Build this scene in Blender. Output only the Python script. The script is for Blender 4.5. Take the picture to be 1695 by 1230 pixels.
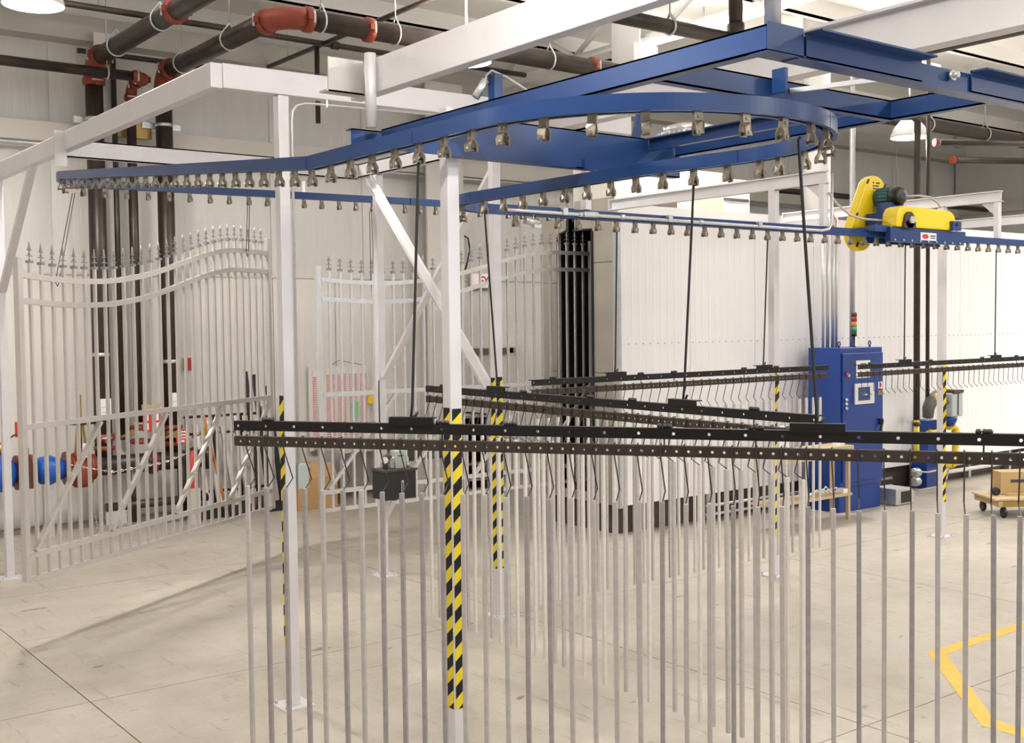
import bpy, bmesh, math, random
from mathutils import Vector, Matrix
R = random.Random(7)
for o in list(bpy.data.objects): bpy.data.objects.remove(o)
SC = bpy.context.scene
COL = SC.collection
PI = math.pi

# ------------------------------------------------------------------ camera
# world frame: X runs along the oven's long side (away to the right), Y runs away to the left, Z up
YAW, PITCH, ROLL, FPX = 0.916705, 0.041967, -0.011552, 1887.6
def cam_axes():
    cp, sp = math.cos(PITCH), math.sin(PITCH)
    f = Vector((0, cp, -sp)); u = Vector((0, sp, cp)); r = Vector((1, 0, 0))
    r1 = math.cos(ROLL)*r + math.sin(ROLL)*u
    u1 = -math.sin(ROLL)*r + math.cos(ROLL)*u
    W = Matrix(((math.sin(YAW), math.cos(YAW), 0), (-math.cos(YAW), math.sin(YAW), 0), (0, 0, 1)))
    return W @ r1, W @ u1, W @ f
r1, u1, f1 = cam_axes()
cd = bpy.data.cameras.new('camera'); cam = bpy.data.objects.new('camera', cd); COL.objects.link(cam)
M = Matrix.Identity(4)
for i in range(3):
    M[i][0] = r1[i]; M[i][1] = u1[i]; M[i][2] = -f1[i]
M[2][3] = 2.3
cam.matrix_world = M
cd.sensor_width = 36.0; cd.sensor_fit = 'HORIZONTAL'; cd.lens = FPX/1695*36
cd.clip_start = 0.05; cd.clip_end = 200
SC.camera = cam

# ------------------------------------------------------------------ world, lamps, exposure
w = bpy.data.worlds.new('daylight'); SC.world = w; w.use_nodes = True
bg = w.node_tree.nodes['Background']
bg.inputs[0].default_value = (0.92, 0.95, 1.0, 1); bg.inputs[1].default_value = 0.5
def area_lamp(name, loc, size, power, color, rot):
    d = bpy.data.lights.new(name, 'AREA'); d.shape = 'RECTANGLE'; d.size, d.size_y = size; d.energy = power; d.color = color
    o = bpy.data.objects.new(name, d); o.location = loc; o.rotation_euler = rot; COL.objects.link(o); return o
# daylight through the open bay doors on the camera's right
area_lamp('bay_door_daylight', (6, -7.5, 3.6), (14, 5), 290, (0.90, 0.945, 1.0), (math.radians(82), 0, 0))
vs = SC.view_settings
vs.view_transform = 'Standard'; vs.look = 'None'; vs.gamma = 1.0; vs.use_curve_mapping = False; vs.exposure = 0.24

# ------------------------------------------------------------------ materials
def mat(name, col, rough=0.5, metal=0.0, var=0.0, scale=8.0, bump=0.0, emit=None, estr=0.0, col2=None, stretch=(1, 1, 1), spec=0.5):
    m = bpy.data.materials.new(name); m.use_nodes = True
    nt = m.node_tree; b = nt.nodes['Principled BSDF']
    b.inputs['Base Color'].default_value = (*col, 1); b.inputs['Roughness'].default_value = rough
    b.inputs['Metallic'].default_value = metal; b.inputs['Specular IOR Level'].default_value = spec
    if emit:
        b.inputs['Emission Color'].default_value = (*emit, 1); b.inputs['Emission Strength'].default_value = estr
    if var or bump:
        tc = nt.nodes.new('ShaderNodeTexCoord'); mp = nt.nodes.new('ShaderNodeMapping'); mp.inputs['Scale'].default_value = stretch
        nz = nt.nodes.new('ShaderNodeTexNoise'); nz.inputs['Scale'].default_value = scale; nz.inputs['Detail'].default_value = 5
        nt.links.new(tc.outputs['Object'], mp.inputs['Vector']); nt.links.new(mp.outputs['Vector'], nz.inputs['Vector'])
        if var:
            cr = nt.nodes.new('ShaderNodeValToRGB')
            c2 = col2 or tuple(max(0, c*(1-var)) for c in col)
            cr.color_ramp.elements[0].position = 0.32; cr.color_ramp.elements[0].color = (*c2, 1)
            cr.color_ramp.elements[1].position = 0.68; cr.color_ramp.elements[1].color = (*col, 1)
            nt.links.new(nz.outputs['Fac'], cr.inputs['Fac']); nt.links.new(cr.outputs['Color'], b.inputs['Base Color'])
        if bump:
            bp = nt.nodes.new('ShaderNodeBump'); bp.inputs['Strength'].default_value = bump; bp.inputs['Distance'].default_value = 0.02
            nt.links.new(nz.outputs['Fac'], bp.inputs['Height']); nt.links.new(bp.outputs['Normal'], b.inputs['Normal'])
    return m
def concrete():
    m = bpy.data.materials.new('concrete'); m.use_nodes = True
    nt = m.node_tree; b = nt.nodes['Principled BSDF']; N = nt.nodes.new; L = nt.links.new
    tc = N('ShaderNodeTexCoord')
    def noise(scale, det=6, rough=0.6, stretch=None):
        n = N('ShaderNodeTexNoise'); n.inputs['Scale'].default_value = scale; n.inputs['Detail'].default_value = det; n.inputs['Roughness'].default_value = rough
        if stretch:
            mp = N('ShaderNodeMapping'); mp.inputs['Scale'].default_value = stretch[:3]; mp.inputs['Rotation'].default_value = (0, 0, stretch[3])
            L(tc.outputs['Object'], mp.inputs['Vector']); L(mp.outputs['Vector'], n.inputs['Vector'])
        else: L(tc.outputs['Object'], n.inputs['Vector'])
        return n
    def ramp(src, p0, c0, p1, c1):
        r = N('ShaderNodeValToRGB'); e = r.color_ramp.elements
        e[0].position = p0; e[0].color = (*c0, 1); e[1].position = p1; e[1].color = (*c1, 1)
        L(src.outputs['Fac'], r.inputs['Fac']); return r
    def mul(a, bb, f=1.0):
        x = N('ShaderNodeMix'); x.data_type = 'RGBA'; x.blend_type = 'MULTIPLY'; x.inputs[0].default_value = f
        L(a.outputs[0] if a.bl_idname == 'ShaderNodeValToRGB' else a.outputs[2], x.inputs[6]); L(bb.outputs[0], x.inputs[7]); return x
    base = ramp(noise(0.45, 5), 0.3, (0.385, 0.350, 0.298), 0.7, (0.505, 0.466, 0.408))
    blot = ramp(noise(2.2, 8, 0.7), 0.35, (0.86, 0.84, 0.81), 0.6, (1, 1, 1))
    fine = ramp(noise(45, 4), 0.3, (0.92, 0.92, 0.92), 0.6, (1, 1, 1))
    scuff = ramp(noise(1.6, 10, 0.75, (9, 1.0, 1, 0.55)), 0.345, (0.70, 0.66, 0.63), 0.43, (1, 1, 1))
    tyre = ramp(noise(0.9, 10, 0.8, (1.2, 7, 1, 0.25)), 0.34, (0.62, 0.59, 0.57), 0.41, (1, 1, 1))
    spots = ramp(noise(3.4, 3, 0.5, (1.0, 2.2, 1, 0.3)), 0.275, (0.52, 0.49, 0.47), 0.31, (1, 1, 1))
    c = mul(mul(mul(mul(mul(base, blot), fine), scuff), tyre), spots)
    L(c.outputs[2], b.inputs['Base Color'])
    rr = N('ShaderNodeMapRange'); n = noise(1.3, 6); L(n.outputs['Fac'], rr.inputs['Value'])
    rr.inputs['To Min'].default_value = 0.38; rr.inputs['To Max'].default_value = 0.62
    L(rr.outputs['Result'], b.inputs['Roughness'])
    b.inputs['Specular IOR Level'].default_value = 0.4
    return m
def stripes(name, ca, cb, period, direction, rough=0.5):
    """hard two-colour stripes across object space; direction is a vector whose dot product with the position is cut into bands"""
    m = bpy.data.materials.new(name); m.use_nodes = True
    nt = m.node_tree; b = nt.nodes['Principled BSDF']; N = nt.nodes.new; L = nt.links.new
    tc = N('ShaderNodeTexCoord'); d = N('ShaderNodeVectorMath'); d.operation = 'DOT_PRODUCT'; d.inputs[1].default_value = direction
    L(tc.outputs['Object'], d.inputs[0])
    dv = N('ShaderNodeMath'); dv.operation = 'DIVIDE'; dv.inputs[1].default_value = period; L(d.outputs['Value'], dv.inputs[0])
    fr = N('ShaderNodeMath'); fr.operation = 'FRACT'; L(dv.outputs[0], fr.inputs[0])
    gt = N('ShaderNodeMath'); gt.operation = 'GREATER_THAN'; gt.inputs[1].default_value = 0.5; L(fr.outputs[0], gt.inputs[0])
    mx = N('ShaderNodeMix'); mx.data_type = 'RGBA'; mx.inputs[6].default_value = (*ca, 1); mx.inputs[7].default_value = (*cb, 1)
    L(gt.outputs[0], mx.inputs[0]); L(mx.outputs[2], b.inputs['Base Color']); b.inputs['Roughness'].default_value = rough; b.inputs['Specular IOR Level'].default_value = 0.25
    return m

CONC = concrete()
JOINT = mat('joint_filler', (0.20, 0.17, 0.14), 0.9)
LINER = mat('wall_liner', (0.74, 0.71, 0.665), 0.55, var=0.06, scale=1.2)
VINYL = mat('vinyl_insulation', (0.74, 0.72, 0.69), 0.33, var=0.05, scale=3, bump=0.5, stretch=(5, 1, 0.5))
CEIL = mat('roof_insulation', (0.80, 0.775, 0.73), 0.5, var=0.05, scale=1.0, bump=0.15)
ELBOW = mat('dark_grey_casting', (0.13, 0.12, 0.11), 0.5, var=0.2, scale=8)
GIRT = mat('beige_girt', (0.66, 0.62, 0.56), 0.5)
STRUT = mat('grey_beige_strut', (0.50, 0.47, 0.42), 0.5)
SILVER = mat('silver_paint', (0.70, 0.68, 0.70), 0.42, metal=0.25, var=0.06, scale=6)
ALU = mat('mill_aluminium', (0.60, 0.575, 0.555), 0.34, metal=0.55, var=0.05, scale=12)
ALUB = mat('bright_aluminium', (0.74, 0.73, 0.73), 0.26, metal=0.7, var=0.04, scale=12)
PICKL = mat('lit_tube_aluminium', (0.68, 0.64, 0.60), 0.42, metal=0.3, var=0.08, scale=30)  # reflected light on the farther pickets, put into a paler colour
PICK = mat('bare_tube_aluminium', (0.50, 0.465, 0.445), 0.45, metal=0.25, var=0.12, scale=30)
PICKG = mat('dull_tube_aluminium', (0.37, 0.34, 0.34), 0.5, metal=0.35, var=0.15, scale=30)
FIN = mat('cast_finial_grey', (0.30, 0.29, 0.30), 0.4, metal=0.5)
GALV = mat('galvanised_steel', (0.62, 0.63, 0.64), 0.35, metal=0.7, var=0.1, scale=20)
BLUE = mat('blue_enamel', (0.014, 0.050, 0.175), 0.30, var=0.12, scale=5, bump=0.03)
BLUEC = mat('cabinet_blue', (0.005, 0.042, 0.235), 0.35, var=0.06, scale=4)
BLUEV = mat('valve_blue', (0.015, 0.10, 0.45), 0.3, var=0.08, scale=8)
OVENW = mat('white_oven_sheet', (0.90, 0.885, 0.895), 0.34, metal=0.1, var=0.03, scale=2)
OVENE = mat('shaded_oven_sheet', (0.40, 0.37, 0.32), 0.42, metal=0.35, var=0.14, scale=2.2)  # shade of the end face put into a darker sheet colour
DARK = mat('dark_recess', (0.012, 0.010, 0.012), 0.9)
BASEB = mat('oven_base_brown', (0.075, 0.055, 0.045), 0.7, var=0.3, scale=5)
BLACKP = mat('black_steel_pipe', (0.024, 0.020, 0.019), 0.36, metal=0.2, var=0.35, scale=4, col2=(0.06, 0.04, 0.03), stretch=(1, 1, 1))
BLACK = mat('black_paint', (0.012, 0.012, 0.013), 0.4)
BARB = mat('black_angle_iron', (0.010, 0.008, 0.008), 0.5, var=0.2, scale=20, spec=0.3)
BARR = mat('brown_coated_iron', (0.050, 0.036, 0.028), 0.55, var=0.25, scale=25, spec=0.3)
WIRE = mat('dark_wire', (0.05, 0.045, 0.045), 0.45, metal=0.4)
RODM = mat('black_rod', (0.016, 0.015, 0.017), 0.45)
PEND = mat('oily_pendant_steel', (0.36, 0.31, 0.24), 0.35, metal=0.6, var=0.5, scale=40)
PENDL = mat('bright_pendant_plate', (0.42, 0.39, 0.34), 0.35, metal=0.6, var=0.4, scale=40)
RED = mat('red_coupling', (0.26, 0.040, 0.018), 0.45, var=0.2, scale=12)
REDS = mat('sign_red', (0.55, 0.03, 0.03), 0.4)
YEL = mat('guard_yellow', (0.86, 0.62, 0.01), 0.38, var=0.04, scale=5)
YELP = mat('gas_yellow', (0.75, 0.55, 0.03), 0.45, var=0.1, scale=10)
YELF = mat('floor_yellow', (0.72, 0.46, 0.075), 0.6, var=0.18, scale=14)
TEAL = mat('motor_teal', (0.012, 0.10, 0.12), 0.35)
GREYB = mat('grey_box_enamel', (0.42, 0.47, 0.46), 0.42)
WHITE = mat('white_paint', (0.82, 0.81, 0.80), 0.4)
CARD = mat('cardboard', (0.47, 0.29, 0.13), 0.75, var=0.1, scale=6)
CARD2 = mat('cardboard_pale', (0.52, 0.36, 0.16), 0.75, var=0.1, scale=6)
WOOD = mat('plywood', (0.56, 0.43, 0.26), 0.6, var=0.15, scale=4, stretch=(1, 8, 1))
BRASS = mat('brass', (0.33, 0.22, 0.07), 0.35, metal=0.7)
ORANGE = mat('orange_handle', (0.55, 0.18, 0.03), 0.5)
GREEN = mat('green_card', (0.22, 0.55, 0.30), 0.6)
LAMPG = mat('lit_lamp_glass', (1, 1, 1), 0.4, emit=(1.0, 0.93, 0.98), estr=9.0)
EXITM = mat('exit_sign_face', (0.80, 0.72, 0.68), 0.5, emit=(1.0, 0.75, 0.68), estr=0.25)
LEDR = mat('lit_red_led', (0.8, 0.1, 0.03), 0.4, emit=(1.0, 0.2, 0.05), estr=3.0)
STACKR = mat('beacon_red', (0.40, 0.02, 0.02), 0.2); STACKO = mat('beacon_orange', (0.62, 0.22, 0.02), 0.2); STACKG = mat('beacon_green', (0.02, 0.28, 0.13), 0.2)
SCREEN = mat('screen_blue', (0.03, 0.05, 0.16), 0.25)
LABEL = mat('label_white', (0.80, 0.78, 0.76), 0.5)
INK = mat('label_ink', (0.05, 0.05, 0.06), 0.6)
TAPE_Y = stripes('hazard_stripes_front', (0.78, 0.62, 0.03), (0.012, 0.012, 0.014), 0.127, (-0.85, 0, 1), 0.6)
TAPE_X = stripes('hazard_stripes_side', (0.78, 0.62, 0.03), (0.012, 0.012, 0.014), 0.127, (0, 0.85, 1), 0.6)
ROWS = stripes('red_white_rows', (0.84, 0.80, 0.78), (0.48, 0.10, 0.09), 0.0235, (0, 0, 1))

# ------------------------------------------------------------------ mesh helpers
def V(*a): return Vector(a)
class MB:
    def __init__(s): s.bm = bmesh.new(); s.smooth = False
    def face(s, pts):
        try: return s.bm.faces.new([s.bm.verts.new(p) for p in pts])
        except ValueError: return None
    def box(s, x0, x1, y0, y1, z0, z1):
        v = [s.bm.verts.new(p) for p in ((x0,y0,z0),(x1,y0,z0),(x1,y1,z0),(x0,y1,z0),(x0,y0,z1),(x1,y0,z1),(x1,y1,z1),(x0,y1,z1))]
        for f in ((3,2,1,0),(4,5,6,7),(0,1,5,4),(1,2,6,5),(2,3,7,6),(3,0,4,7)): s.bm.faces.new([v[i] for i in f])
        return s
    def obox(s, p, q, wd, h, ref=(0, 0, 1)):
        p = Vector(p); q = Vector(q); t = (q-p).normalized(); sd = Vector(ref).cross(t)
        if sd.length < 1e-5: sd = Vector((1, 0, 0)).cross(t)
        sd.normalize(); up = t.cross(sd)
        v = []
        for c in (p, q):
            for a, b in ((-1,-1),(1,-1),(1,1),(-1,1)): v.append(s.bm.verts.new(c+sd*a*wd/2+up*b*h/2))
        for f in ((0,1,2,3),(7,6,5,4),(0,4,5,1),(1,5,6,2),(2,6,7,3),(3,7,4,0)): s.bm.faces.new([v[i] for i in f])
        return s
    def tube(s, p, q, r, n=10, r2=None, caps=True):
        return s.path([p, q], [r, r if r2 is None else r2], n, caps)
    def path(s, pts, r, n=8, caps=True):
        pts = [Vector(p) for p in pts]; rs = r if isinstance(r, (list, tuple)) else [r]*len(pts)
        rings = []; prev = None
        for i, p in enumerate(pts):
            t = (pts[min(i+1, len(pts)-1)]-pts[max(i-1, 0)]).normalized()
            if prev is None:
                a = Vector((0, 0, 1)) if abs(t.z) < 0.9 else Vector((1, 0, 0))
                n1 = t.cross(a).normalized()
            else: n1 = (prev-t*prev.dot(t)).normalized()
            prev = n1; n2 = t.cross(n1)
            rings.append([s.bm.verts.new(p+rs[i]*(math.cos(2*PI*k/n)*n1+math.sin(2*PI*k/n)*n2)) for k in range(n)])
        for a, b in zip(rings, rings[1:]):
            for k in range(n):
                f = s.bm.faces.new((a[k], a[(k+1) % n], b[(k+1) % n], b[k])); f.smooth = n > 5
        if caps: s.bm.faces.new(rings[0][::-1]); s.bm.faces.new(rings[-1])
        return s
    def prism(s, poly, ext):
        """poly: list of 3D points (planar), extruded by vector ext"""
        ext = Vector(ext); a = [s.bm.verts.new(p) for p in poly]; b = [s.bm.verts.new(Vector(p)+ext) for p in poly]
        n = len(poly); s.bm.faces.new(a[::-1]); s.bm.faces.new(b)
        for i in range(n): s.bm.faces.new((a[i], a[(i+1) % n], b[(i+1) % n], b[i]))
        return s
    def lathe(s, c, prof, n=16, axis=(0, 0, 1)):
        c = Vector(c); ax = Vector(axis).normalized()
        a = Vector((0, 0, 1)) if abs(ax.z) < 0.9 else Vector((1, 0, 0)); n1 = ax.cross(a).normalized(); n2 = ax.cross(n1)
        rings = []
        for r, h in prof:
            r = max(r, 1e-4); rings.append([s.bm.verts.new(c+ax*h+r*(math.cos(2*PI*k/n)*n1+math.sin(2*PI*k/n)*n2)) for k in range(n)])
        for p, q in zip(rings, rings[1:]):
            for k in range(n): f = s.bm.faces.new((p[k], p[(k+1) % n], q[(k+1) % n], q[k])); f.smooth = True
        s.bm.faces.new(rings[0][::-1]); s.bm.faces.new(rings[-1]); return s
    def sweep(s, prof, pts):
        """closed profile (side, up) swept along a path with horizontal side vectors"""
        pts = [Vector(p) for p in pts]; rings = []
        for i, p in enumerate(pts):
            t = (pts[min(i+1, len(pts)-1)]-pts[max(i-1, 0)]); t.z = 0; t.normalize(); sd = Vector((t.y, -t.x, 0))
            rings.append([s.bm.verts.new(p+sd*a+Vector((0, 0, b))) for a, b in prof])
        n = len(prof)
        for a, b in zip(rings, rings[1:]):
            for k in range(n): s.bm.faces.new((a[k], a[(k+1) % n], b[(k+1) % n], b[k]))
        s.bm.faces.new(rings[0][::-1]); s.bm.faces.new(rings[-1]); return s
    def build(s, name, m, parent=None, origin=None, bevel=0.0):
        if origin is not None: org = Vector(origin)
        elif parent is not None: org = base_of(parent)
        else: org = Vector((0, 0, 0))
        bmesh.ops.recalc_face_normals(s.bm, faces=s.bm.faces)
        me = bpy.data.meshes.new(name); bmesh.ops.translate(s.bm, vec=-org, verts=s.bm.verts)
        s.bm.to_mesh(me); s.bm.free(); me.materials.append(m)
        o = bpy.data.objects.new(name, me); COL.objects.link(o)
        if parent is not None: o.parent = parent
        else: o.location = org
        if bevel:
            bv = o.modifiers.new('bevel', 'BEVEL'); bv.width = bevel; bv.segments = 2; bv.limit_method = 'ANGLE'
        return o
def base_of(o):
    while o.parent is not None: o = o.parent
    return Vector(o.location)
def tag(o, label, cat, group=None):
    o['label'] = label; o['category'] = cat
    if group: o['group'] = group
    return o
def thing(name, label, cat, loc, group=None):
    o = bpy.data.objects.new(name, None); o.empty_display_size = 0.1; COL.objects.link(o); o.location = loc
    return tag(o, label, cat, group)
def struct(o): o['kind'] = 'structure'; return o
def copy_at(proto, loc, rotz=0.0, parent=None):
    c = proto.copy(); COL.objects.link(c); c.rotation_euler = (0, 0, rotz)
    if parent is not None: c.parent = parent; c.location = Vector(loc)-base_of(parent)
    else: c.parent = None; c.location = loc
    return c
def arc(cx, cy, r, a0, a1, z, n):
    return [V(cx+r*math.cos(a0+(a1-a0)*i/n), cy+r*math.sin(a0+(a1-a0)*i/n), z) for i in range(n+1)]
def bolt(mb, p, axis, r=0.012, h=0.012): mb.lathe(p, ((r, 0), (r, h)), 6, axis)

# ------------------------------------------------------------------ setting: floor, walls, ceiling
XJ = [-4.49, -1.175, 2.14, 5.455, 8.77, 12.085, 15.4, 18.715, 22.8]
YJ = [-9.15, -5.9, -2.65, 0.6, 3.85, 7.1, 10.35, 13.85]
fl = struct(MB().box(XJ[0], XJ[-1], YJ[0], YJ[-1], -0.3, -0.012).build('floor', JOINT))
g = 0.004
for i in range(len(XJ)-1):
    for j in range(len(YJ)-1):
        MB().box(XJ[i]+g, XJ[i+1]-g, YJ[j]+g, YJ[j+1]-g, -0.012, 0.0).build('slab', CONC, fl)
ym = MB()
for poly in (((6.98,4.44),(7.05,4.34),(9.6,4.34),(9.6,4.44)), ((6.98,4.44),(5.95,3.44),(6.09,3.44),(7.05,4.34)), ((5.95,3.44),(5.95,1.0),(6.09,1.0),(6.09,3.44))):
    ym.prism([(x, y, 0.0005) for x, y in poly], (0, 0, 0.0015))
ym.build('painted_line', YELF, fl)

YW = 13.8
wb = struct(MB().box(-4.5, 22.8, YW+0.03, YW+0.2, 0, 6.4).build('wall_back', LINER))
x = -4.4
while x < 22.6:
    b = MB(); x1 = min(x+0.92, 22.7)
    prof = []; n = 4
    for k in range(n):
        a = x+0.006+(x1-x-0.012)*k/n; wd = (x1-x-0.012)/n
        prof += [(a, 0.0), (a+wd*0.70, 0.0), (a+wd*0.80, -0.004), (a+wd*0.92, -0.004)]
    prof.append((x1-0.006, 0.0))
    b.prism([(px, YW+py, 0.02) for px, py in prof]+[(x1-0.006, YW+0.03, 0.02), (x+0.006, YW+0.03, 0.02)], (0, 0, 2.92))
    b.build('liner_panel', LINER, wb)
    x += 0.92
x = -4.4
while x < 22.6:
    x1 = min(x+1.38, 22.7)
    b = MB()
    for z0, z1 in ((2.96, 4.48), (4.66, 5.62)):
        nx, nz = 8, 4; grid = []
        for i in range(nx+1):
            col = []
            for k in range(nz+1):
                bulge = 0.05*math.sin(PI*i/nx)**0.5*math.sin(PI*k/nz)**0.5
                col.append(b.bm.verts.new((x+0.004+(x1-x-0.008)*i/nx, YW+0.02-bulge, z0+(z1-z0)*k/nz)))
            grid.append(col)
        for i in range(nx):
            for k in range(nz):
                f = b.bm.faces.new((grid[i][k], grid[i+1][k], grid[i+1][k+1], grid[i][k+1])); f.smooth = True
    b.build('insulation_panel', VINYL, wb)
    x += 1.38
MB().box(-4.4, 22.7, YW-0.02, YW+0.03, 2.935, 2.965).build('seam_trim', GIRT, wb)
gb = MB().box(-4.4, 22.7, YW-0.20, YW+0.02, 4.49, 4.66); gb.box(-4.4, 22.7, YW-0.20, YW-0.18, 4.44, 4.49); gb.build('girt', GIRT, wb)
MB().tube((-4.4, YW-0.22, 4.40), (22.7, YW-0.22, 4.40), 0.022, 8).build('conduit', GALV, wb)
MB().box(-4.4, 22.7, YW-0.28, YW+0.02, 5.62, 5.90).build('eave_strut', STRUT, wb)
wr = struct(MB().box(22.72, 22.9, -9.1, YW+0.2, 0, 6.4).build('wall_right', VINYL))
for k in range(9):
    MB().box(22.66, 22.72, YW-2.2*(k+1)+0.01, YW-2.2*k-0.03, 0.02, 6.2).build('insulation_panel', VINYL, wr)
for zz in (2.2, 4.5): MB().box(22.50, 22.66, -6, YW-0.1, zz, zz+0.16).build('girt', GIRT, wr)
MB().box(22.3, 22.66, 9.3, 9.6, 0, 6.2).build('wall_column', WHITE, wr)
wl = struct(MB().box(-4.7, -4.5, -9.1, YW+0.2, 0, 6.4).build('wall_left', LINER))
ce = struct(MB().box(-4.7, 22.9, -6.0, YW+0.2, 6.3, 6.45).build('ceiling', CEIL))
for k, yy in enumerate((12.3, 10.7, 9.1, 7.5, 5.9, 4.3, 2.7)):
    b = MB().box(-4.6, 22.8, yy-0.03, yy+0.03, 6.08, 6.3); b.box(-4.6, 22.8, yy-0.03, yy+0.10, 6.08, 6.095); b.build('purlin', CEIL, ce)
tr = MB()
tr.box(9.86, 10.14, -5.5, YW-0.1, 5.72, 5.76); tr.box(9.97, 10.03, -5.5, YW-0.1, 5.76, 5.84); tr.build('girder_chord', WHITE, ce)
b = MB(); yy = YW-0.6; s = 1
while yy > -5:
    b.tube((10, yy, 5.82 if s > 0 else 6.28), (10, yy-0.8, 6.28 if s > 0 else 5.82), 0.035, 8); s = -s; yy -= 0.8
b.build('girder_web', WHITE, ce)
b = MB(); b.box(9.80, 10.20, 10.25, 10.65, 5.50, 5.72); b.box(9.78, 10.22, 10.2, 10.7, 5.48, 5.50); b.box(9.84, 9.86, 10.2, 10.7, 5.5, 6.1)
b.build('girder_seat', WHITE, ce)
# building column on the back wall
b = MB(); b.box(8.83, 9.45, 13.42, 13.46, 0, 5.7); b.box(9.12, 9.16, 13.46, 13.8, 0, 5.7)
struct(b.build('trim_1', LINER))
b = MB(); b.box(4.28, 4.52, 13.40, 13.43, 0, 5.7); b.box(4.38, 4.42, 13.43, 13.8, 0, 5.7)
struct(b.build('trim_2', LINER))
# door in the back wall
d1 = struct(MB().box(9.66, 10.46, YW-0.05, YW-0.02, 0.02, 1.86).build('door_1', LINER))
b = MB(); b.box(9.58, 9.66, YW-0.09, YW-0.02, 0, 1.94); b.box(10.46, 10.54, YW-0.09, YW-0.02, 0, 1.94); b.box(9.58, 10.54, YW-0.09, YW-0.02, 1.86, 1.94)
b.build('door_frame', GIRT, d1)
b = MB(); b.box(9.45, 10.65, YW-0.22, YW-0.02, 1.94, 1.97); b.build('drip_canopy', GIRT, d1)
MB().obox((9.75, YW-0.09, 0.95), (9.87, YW-0.09, 0.95), 0.03, 0.03).build('door_handle', GALV, d1)

# ------------------------------------------------------------------ curing oven
XO, YO, ZT = 8.32, 8.98, 3.56
ov = thing('curing_oven', 'long white ribbed sheet metal curing oven filling the right background', 'oven', (XO, YO, 0))
x = XO; k = 0
while x < 21.5:
    x1 = x+1.1; prof = []; n = 10; wd = (x1-x-0.006)/n
    for i in range(n):
        a = x+0.003+wd*i
        prof += [(a, 0.0), (a+wd*0.72, 0.0), (a+wd*0.82, -0.0025), (a+wd*0.90, -0.0025)]
    prof.append((x1-0.003, 0.0))
    b = MB(); b.prism([(px, YO+py, 0.32) for px, py in prof]+[(x1-0.003, YO+0.05, 0.32), (x+0.003, YO+0.05, 0.32)], (0, 0, 3.08))
    b.build('ribbed_panel', OVENW, ov)
    b = MB()
    for i in range(n): bolt(b, (x+0.04+wd*i, YO, 2.066), (0, -1, 0), 0.007, 0.012)
    b.build('rivet_row', GALV, ov)['kind'] = 'stuff'
    x = x1; k += 1
MB().box(XO-0.01, 21.5, YO-0.03, YO+0.05, 3.40, ZT).build('top_fascia', OVENW, ov)
MB().box(XO-0.012, XO+0.03, YO-0.02, YO+0.07, 0.30, ZT).build('corner_trim', GALV, ov)
MB().box(XO+0.05, 21.5, YO+0.05, 10.25, ZT-0.03, ZT).build('roof', OVENE, ov)
for (y0, y1, z0, z1) in ((YO+0.07, 9.385, 0.32, 1.75), (YO+0.07, 9.385, 1.756, 2.95), (YO+0.07, 9.385, 2.956, 3.645), (9.95, 10.28, 0.32, 1.75), (9.95, 10.28, 1.756, 2.75), (9.95, 10.28, 2.756, 3.645),
                         (9.385, 9.685, 3.32, 3.645), (9.815, 9.95, 3.32, 3.645), (9.385, 9.95, 0.32, 0.42)):
    MB().box(XO, XO+0.03, y0+0.002, y1-0.002, z0, z1).build('end_panel', OVENE, ov)
b = MB()   # interior darkness seen through the T-shaped slot, drawn as black sheets
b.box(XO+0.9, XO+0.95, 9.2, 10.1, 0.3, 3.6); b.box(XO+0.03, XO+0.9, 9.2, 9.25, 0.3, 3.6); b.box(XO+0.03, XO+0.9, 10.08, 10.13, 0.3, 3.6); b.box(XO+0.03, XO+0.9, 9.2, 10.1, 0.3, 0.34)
b.build('slot_shade_box', DARK, ov)
b = MB()
for (p, q) in (((XO-0.012, 9.375, 0.42), (XO-0.012, 9.375, 3.30)), ((XO-0.012, 9.96, 0.42), (XO-0.012, 9.96, 3.27))): b.obox(p, q, 0.02, 0.02, (1, 0, 0))
b.obox((XO-0.012, 9.39, 3.32), (XO-0.012, 9.69, 3.33), 0.02, 0.02); b.obox((XO-0.012, 9.81, 3.33), (XO-0.012, 9.95, 3.29), 0.02, 0.02)
b.build('slot_edge_seal', BLACK, ov)
MB().box(XO+0.06, 21.5, YO+0.12, 10.2, 0.0, 0.32).build('shaded_base', BASEB, ov)  # recess under the oven, its shadow put into the dark brown
b = MB(); x = XO+0.3
while x < 21: b.box(x, x+0.06, YO+0.04, YO+0.12, 0.0, 0.32); x += 1.1
b.build('base_leg', GALV, ov)['kind'] = 'stuff'
for zz in (0.09, 0.19):
    MB().tube((9.6, YO-0.05, zz), (13.2, YO-0.05, zz), 0.018, 8).build('base_conduit', GALV, ov)
    MB().tube((14.3, YO-0.05, zz+0.06), (21, YO-0.05, zz+0.06), 0.03, 8).build('gas_main', WHITE, ov)
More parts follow.
